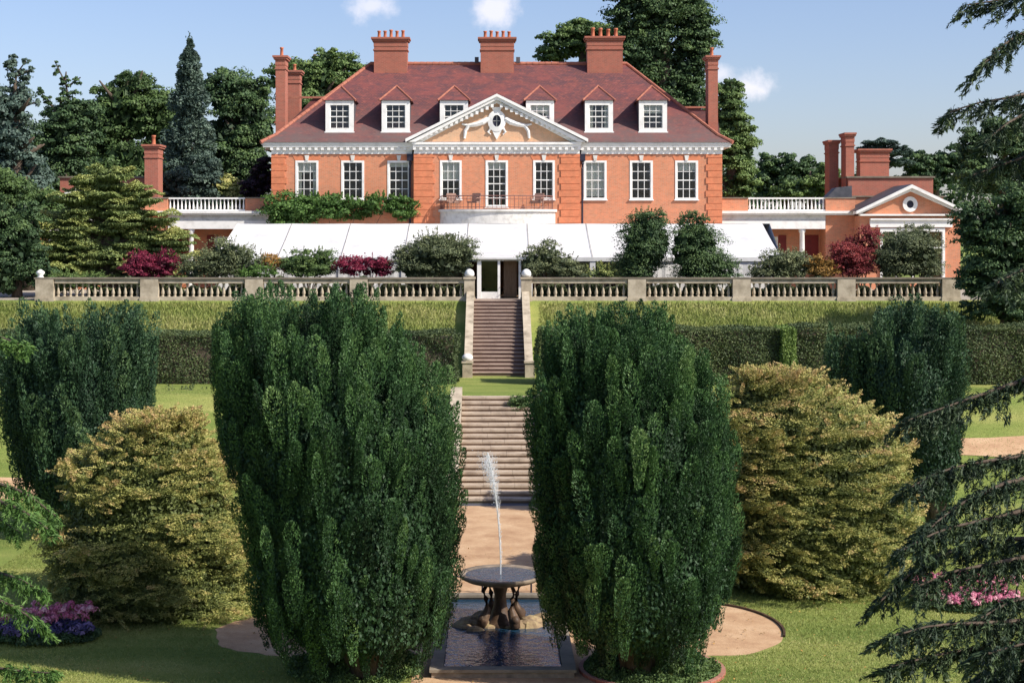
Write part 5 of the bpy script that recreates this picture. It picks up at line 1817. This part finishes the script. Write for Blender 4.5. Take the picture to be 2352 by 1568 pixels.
random.seed(5)
tree('dark_tree', 'tall ragged blue green tree at the far left edge', [(20, 300, 60, 110), (-30, 400, 90, 160), (45, 210, 26, 50), (25, 165, 22, 30), (60, 430, 55, 90), (60, 142, 12, 8), (18, 150, 12, 8), (72, 160, 10, 8), (30, 135, 12, 12), (82, 236, 12, 9)], 92, 'blue', 15000, bare=[[(30, 230), (38, 170), (60, 140)], [(38, 180), (15, 150)], [(40, 175), (75, 158)], [(45, 250), (80, 235)]])
tree('dark_tree', 'dark tree with bare dead top branches left of the round trees', [(150, 330, 70, 100), (110, 420, 60, 80), (190, 280, 50, 60), (160, 240, 30, 30), (160, 460, 80, 70), (150, 196, 13, 24), (130, 158, 8, 20), (178, 188, 10, 10), (108, 232, 14, 14), (90, 212, 9, 10)], 100, 'dark', 15000, bare=[[(165, 260), (150, 190), (125, 140)], [(155, 200), (185, 178)], [(150, 290), (110, 230), (85, 205)], [(150, 185), (152, 165)]])
tree('green_tree', 'rounded green tree filling the gap behind the dead topped tree', [(90, 340, 60, 70), (200, 330, 60, 90), (140, 420, 100, 80), (250, 430, 90, 80), (20, 380, 70, 80), (380, 330, 50, 100)], 116, 'mid', 20000, .28, base_t=.4)
tree('round_tree', 'broad dark green tree behind the single brick wing chimney', [(300, 260, 80, 85), (240, 300, 60, 80), (360, 270, 60, 80), (320, 190, 55, 32), (250, 215, 42, 30), (300, 400, 110, 80)], 108, 'mid', 18000, base_t=.32)
conifer('tall_conifer', 'narrow pointed blue green conifer towering over the left trees', 436, 92, 480, 78, 98, 'blue', power=.62, n=34000)
tree('dark_tree', 'dense dark tree between the pointed conifer and the house', [(540, 230, 70, 75), (500, 200, 40, 45), (580, 290, 60, 90), (520, 340, 70, 100), (590, 210, 34, 35), (570, 400, 60, 70)], 110, 'dark', 17000, base_t=.6)
tree('round_tree', 'leafy green tree rising behind the left end of the house roof', [(740, 180, 70, 60), (680, 190, 50, 60), (800, 170, 50, 50), (760, 140, 60, 30), (640, 170, 34, 40), (730, 260, 110, 70)], 118, 'mid', 17000, base_t=.55)
tree('yellow_bush', 'yellowish bush behind the white roof balustrade of the left wing', [(520, 435, 34, 32), (480, 445, 30, 24), (555, 450, 24, 20)], 99, 'yellowgreen', 5000, .2, base_t=.7, group=None)
tree('copper_tree', 'purple copper leaved tree in the shade beside the house wall', [(600, 405, 30, 50), (585, 450, 34, 40)], 97, 'copper', 4500, .22, group=None)
tree('spruce_bush', 'blue green spreading conifer right behind the left wing roof', [(420, 420, 60, 50), (470, 410, 36, 60), (395, 455, 50, 30)], 97, 'blue', 6000, .2, group=None)
# right of the house
tree('giant_cypress', 'giant dark conifer with many tops behind the right end of the roof',
     [(1450, 40, 55, 70), (1520, 20, 60, 80), (1590, 50, 55, 80), (1440, 130, 45, 60), (1500, 130, 60, 80), (1580, 150, 55, 90), (1610, 100, 40, 60), (1540, 220, 60, 70), (1600, 240, 45, 60), (1480, 190, 40, 50), (1560, -20, 50, 40), (1430, -10, 40, 30)], 112, 'dark', 30000, .24, base_t=.62, sub=30, subr=.4)
tree('round_tree', 'spreading green tree behind the right roof chimney', [(1290, 110, 60, 38), (1340, 80, 55, 45), (1260, 130, 34, 26), (1380, 110, 50, 60), (1310, 70, 40, 26)], 116, 'mid', 12000, base_t=.48, trunk_px=1340)
tree('green_tree', 'fresh green tree standing close to the right side of the house', [(1680, 260, 40, 75), (1695, 350, 48, 80), (1675, 210, 36, 40), (1700, 420, 50, 50), (1650, 320, 40, 90), (1690, 300, 44, 60)], 106, 'mid', 18000, .22, base_t=.66)
tree('dark_tree', 'dark rounded tree beyond the white roof balustrade of the right wing', [(1800, 385, 50, 36), (1860, 395, 40, 34), (1770, 420, 50, 40), (1840, 430, 60, 40), (1765, 375, 26, 26)], 125, 'dark', 10000, .3)
tree('green_tree', 'lighter green low tree just left of the pair of wing chimneys', [(1870, 430, 50, 34), (1820, 440, 50, 26), (1900, 410, 36, 34)], 112, 'mid', 7000, .24, base_t=.6)
layered_cedar('flat_cedar', 'flat topped distant cedar peeping over the wing chimneys', [(2020, 325, 44, 0), (2000, 338, 34, 0), (2055, 338, 26, .3), (2030, 350, 50, 0), (2075, 348, 20, .3), (2010, 365, 45, 0), (2060, 372, 40, 0)], 118, 'blue', 0, 900, .28, tx=P(2035, 0, 118)[0])
tree('dark_tree', 'dark distant tree between the flat cedar and the right edge', [(2110, 380, 45, 32), (2160, 385, 44, 34), (2200, 375, 36, 40), (2130, 410, 70, 30)], 122, 'dark', 9000, .3)
tree('dark_tree', 'tall dark spreading tree above the shaded end of the terrace', [(2240, 340, 45, 48), (2290, 320, 50, 50), (2340, 330, 50, 70), (2260, 400, 60, 50), (2330, 420, 50, 60), (2380, 380, 60, 90)], 98, 'dark', 15000, .24, base_t=.5)
tree('shade_tree', 'big dark broadleaf tree over the right end of the balustrade', [(2250, 500, 62, 50), (2300, 560, 80, 70), (2350, 480, 70, 70), (2290, 640, 80, 70), (2380, 620, 90, 110), (2330, 700, 90, 50), (2225, 540, 34, 50), (2420, 500, 80, 90), (2235, 640, 45, 50), (2240, 710, 50, 30)], 70, 'dark', 24000, .17, gz(70), None, base_t=.55, sub=34, trunk_px=2310)
tree('dark_shrub', 'tall dark thicket on the terrace left of the layered cedar', [(50, 560, 60, 90), (10, 620, 60, 80), (90, 620, 45, 60), (-20, 520, 60, 90), (60, 500, 40, 50)], 78, 'dark', 13000, .15, 0, None, base_t=.5, cat='shrub')
tree('dark_tree', 'dark tree behind the layered cedar at the left pavilion', [(60, 470, 60, 60), (130, 480, 50, 50), (0, 440, 60, 70)], 88.0, 'mid', 9000, .2, 0, None, base_t=.35)

# far wood, reads as one mass
lv = Leaves()
lob = []
random.seed(3)
for k in range(60):
    px = -300 + 2950 * k / 59 + random.uniform(-20, 20)
    Yw = random.uniform(150, 175)
    top = random.uniform(385, 425) if px > 1000 else random.uniform(300, 340)
    X_, _, Z_ = P(px, top, Yw)
    lob.append((X_, Yw, Z_ * .55, 3.2, 3.2, Z_ * .6))
blob_crown(lv, lob, 42000, .45, sub=16)
o = lv.build('far_woodland', LEAF['dark']); o['kind'] = 'stuff'; o['label'] = 'far off dark woodland behind the house and its wings'; o['category'] = 'woodland'


# ------------------------------------------------------------------ foreground cedar on the right and conifer on the left
def near_conifer(name, label, tx, ty, zb_, zt, limbs, mat, seed, twig=.34, ndl=.07, dens=26, extra=0, tw_r=.034, tr=.22, tint=.4, reps=5):
    """limbs: list of plan polylines [(px,py,Y)...] from the trunk side to the tip"""
    rs = np.random.default_rng(seed)
    root = thing(name, label, 'tree', (tx, ty, zb_))
    lv = Leaves(); br = MB()
    br.tube([(tx, ty, zb_ - .2), (tx + .05, ty, zb_ + (zt - zb_) * .4), (tx - .05, ty, zb_ + (zt - zb_) * .75), (tx, ty, zt)], [tr * 1.3, tr, tr * .6, .04], 12)
    br.build('trunk', M['bark'], root, smooth=True)
    bm_ = MB()
    for li, limb in enumerate(limbs):
        rp = reps if limb[-1][1] > 700 or reps < 6 else 4
        pts = [np.array(P(*p)) for p in limb]
        z_att = min(max(pts[0][2] + .15, zb_ + 1.0), zt - .4)
        pts = [np.array([tx, ty, z_att])] + pts
        # smooth polyline
        seg = [np.linalg.norm(b - a) for a, b in zip(pts[:-1], pts[1:])]
        cum = np.r_[0, np.cumsum(seg)]
        T = cum[-1]
        n = max(6, int(T / .09))
        s_ = np.linspace(0, T, n)
        arr = np.array(pts)
        C = np.stack([np.interp(s_, cum, arr[:, k]) for k in range(3)], 1)
        for _ in range(3): C[1:-1] = (C[:-2] + 2 * C[1:-1] + C[2:]) / 4
        step = max(1, n // 14)
        idx = list(range(0, n, step))
        if idx[-1] != n - 1: idx.append(n - 1)
        bm_.tube([tuple(C[i]) for i in idx], [max(.008, .055 * (1 - i / n) ** .8 * min(1, T / 3)) for i in idx], 6)
        d = np.gradient(C, axis=0); d = unit(d)
        side = unit(np.cross(d, np.array([[0, 0, 1.]])))
        f = s_ / T
        sel = s_ > T * .12
        Cs, ds, ss, fs_ = C[sel], d[sel], side[sel], f[sel]
        K = len(Cs)
        for rep in range(rp):
            sg = rs.choice([-1, 1], K)[:, None]
            Ltw = twig * (.35 + .9 * rs.random(K)) * (1.15 - .55 * fs_)
            A = ds * (.55 + .4 * rs.random(K))[:, None] + ss * sg * (.45 + .5 * rs.random(K))[:, None] + np.array([0, 0, -1.]) * (.35 + .75 * rs.random(K))[:, None]
            plume_leaves(lv, Cs + rs.normal(size=(K, 3)) * .02, A, Ltw, tw_r * (.6 + .7 * rs.random(K)), dens, ndl, ndl * .2, tint + rs.normal(size=K) * .17 - .05, along=.9, jit=.38)
    bm_.build('branches', M['bark'], root)
    lv.build('needles', LEAF[mat], root)
    return root


cedar_limbs = [
    # high sparse ones against the sky
    [(2420, -20, 15.5), (2330, -5, 15.3), (2222, 12, 15.2)],
    [(2470, 30, 15), (2390, 60, 14.6), (2320, 88, 14.4), (2252, 155, 14.2)],
    [(2480, 190, 16), (2400, 205, 15.4), (2320, 225, 15.1), (2240, 236, 14.9), (2182, 258, 14.8)],
    [(2480, 220, 15), (2400, 250, 14.8), (2330, 270, 14.5), (2262, 325, 14.3)],
    [(2500, 330, 16), (2400, 345, 15.6), (2320, 372, 15.2), (2235, 402, 15)],
    # middle
    [(2500, 560, 15), (2400, 600, 14.6), (2330, 628, 14.3), (2290, 650, 14)],
    # low heavy ones
    [(2520, 830, 16), (2420, 850, 15.6), (2300, 890, 15.2), (2200, 925, 15), (2085, 965, 14.8)],
    [(2520, 1020, 16), (2400, 1040, 15.4), (2250, 1060, 15), (2160, 1080, 14.8), (2090, 1120, 14.6)],
    [(2520, 1080, 15), (2400, 1090, 14.6), (2300, 1110, 14.2), (2180, 1170, 14), (2110, 1240, 13.8)],
    [(2520, 1150, 14.5), (2400, 1160, 14.2), (2280, 1190, 14), (2160, 1215, 13.8), (2075, 1262, 13.6)],
    [(2520, 1220, 16), (2400, 1235, 15.6), (2250, 1240, 15.2), (2120, 1290, 15), (2022, 1380, 14.8)],
    [(2520, 1250, 15), (2400, 1270, 14.5), (2300, 1290, 14.2), (2190, 1310, 14), (2110, 1345, 13.8)],
    [(2520, 1340, 14), (2400, 1360, 13.8), (2320, 1380, 13.6), (2250, 1420, 13.4)],
    [(2520, 1400, 14), (2400, 1420, 13.6), (2280, 1430, 13.4), (2150, 1432, 13.2), (2050, 1460, 13)],
    [(2520, 1460, 14), (2400, 1470, 13.8), (2300, 1480, 13.5), (2160, 1500, 13.2), (2048, 1530, 13)],
    [(2520, 1480, 13), (2400, 1500, 12.8), (2300, 1530, 12.6), (2220, 1580, 12.4)],
    [(2520, 1540, 13), (2400, 1545, 12.8), (2290, 1560, 12.6), (2180, 1590, 12.4)],
    [(2520, 1440, 12.6), (2420, 1460, 12.4), (2340, 1480, 12.2), (2270, 1500, 12.1)],
]
near_conifer('cedar_tree', 'big near cedar at the right edge with dark drooping branches', 7.6, 14.2, gz(14.2), 8.0, cedar_limbs, 'cedar', 3, twig=.5, reps=6, ndl=.07, tw_r=.026, dens=38, tint=.52)
left_limbs = [
    [(-260, 1040, 17), (-120, 1080, 16.6), (-20, 1105, 16.2), (60, 1130, 16), (128, 1185, 15.8)],
    [(-260, 1100, 16), (-100, 1130, 15.6), (0, 1150, 15.3), (70, 1180, 15), (110, 1215, 14.9)],
    [(-260, 1120, 17), (-100, 1150, 16.6), (-20, 1180, 16.3), (45, 1222, 16)],
    [(-260, 1260, 16), (-120, 1290, 15.6), (-20, 1310, 15.3), (50, 1330, 15), (100, 1360, 14.9)],
    [(-260, 1320, 15), (-120, 1340, 14.6), (-20, 1370, 14.3), (50, 1400, 14.1), (95, 1440, 14)],
    [(-260, 740, 16), (-120, 745, 15.6), (-20, 765, 15.3), (60, 798, 15)],
    [(-200, 1500, 14), (-60, 1525, 13.8), (40, 1540, 13.7), (120, 1545, 13.6)],
]
near_conifer('pine_tree', 'near conifer at the left edge with fresh green hanging sprays', -6.6, 15.8, gz(15.8), 5.2, left_limbs, 'fresh', 8, twig=.30, dens=24, tint=.45)
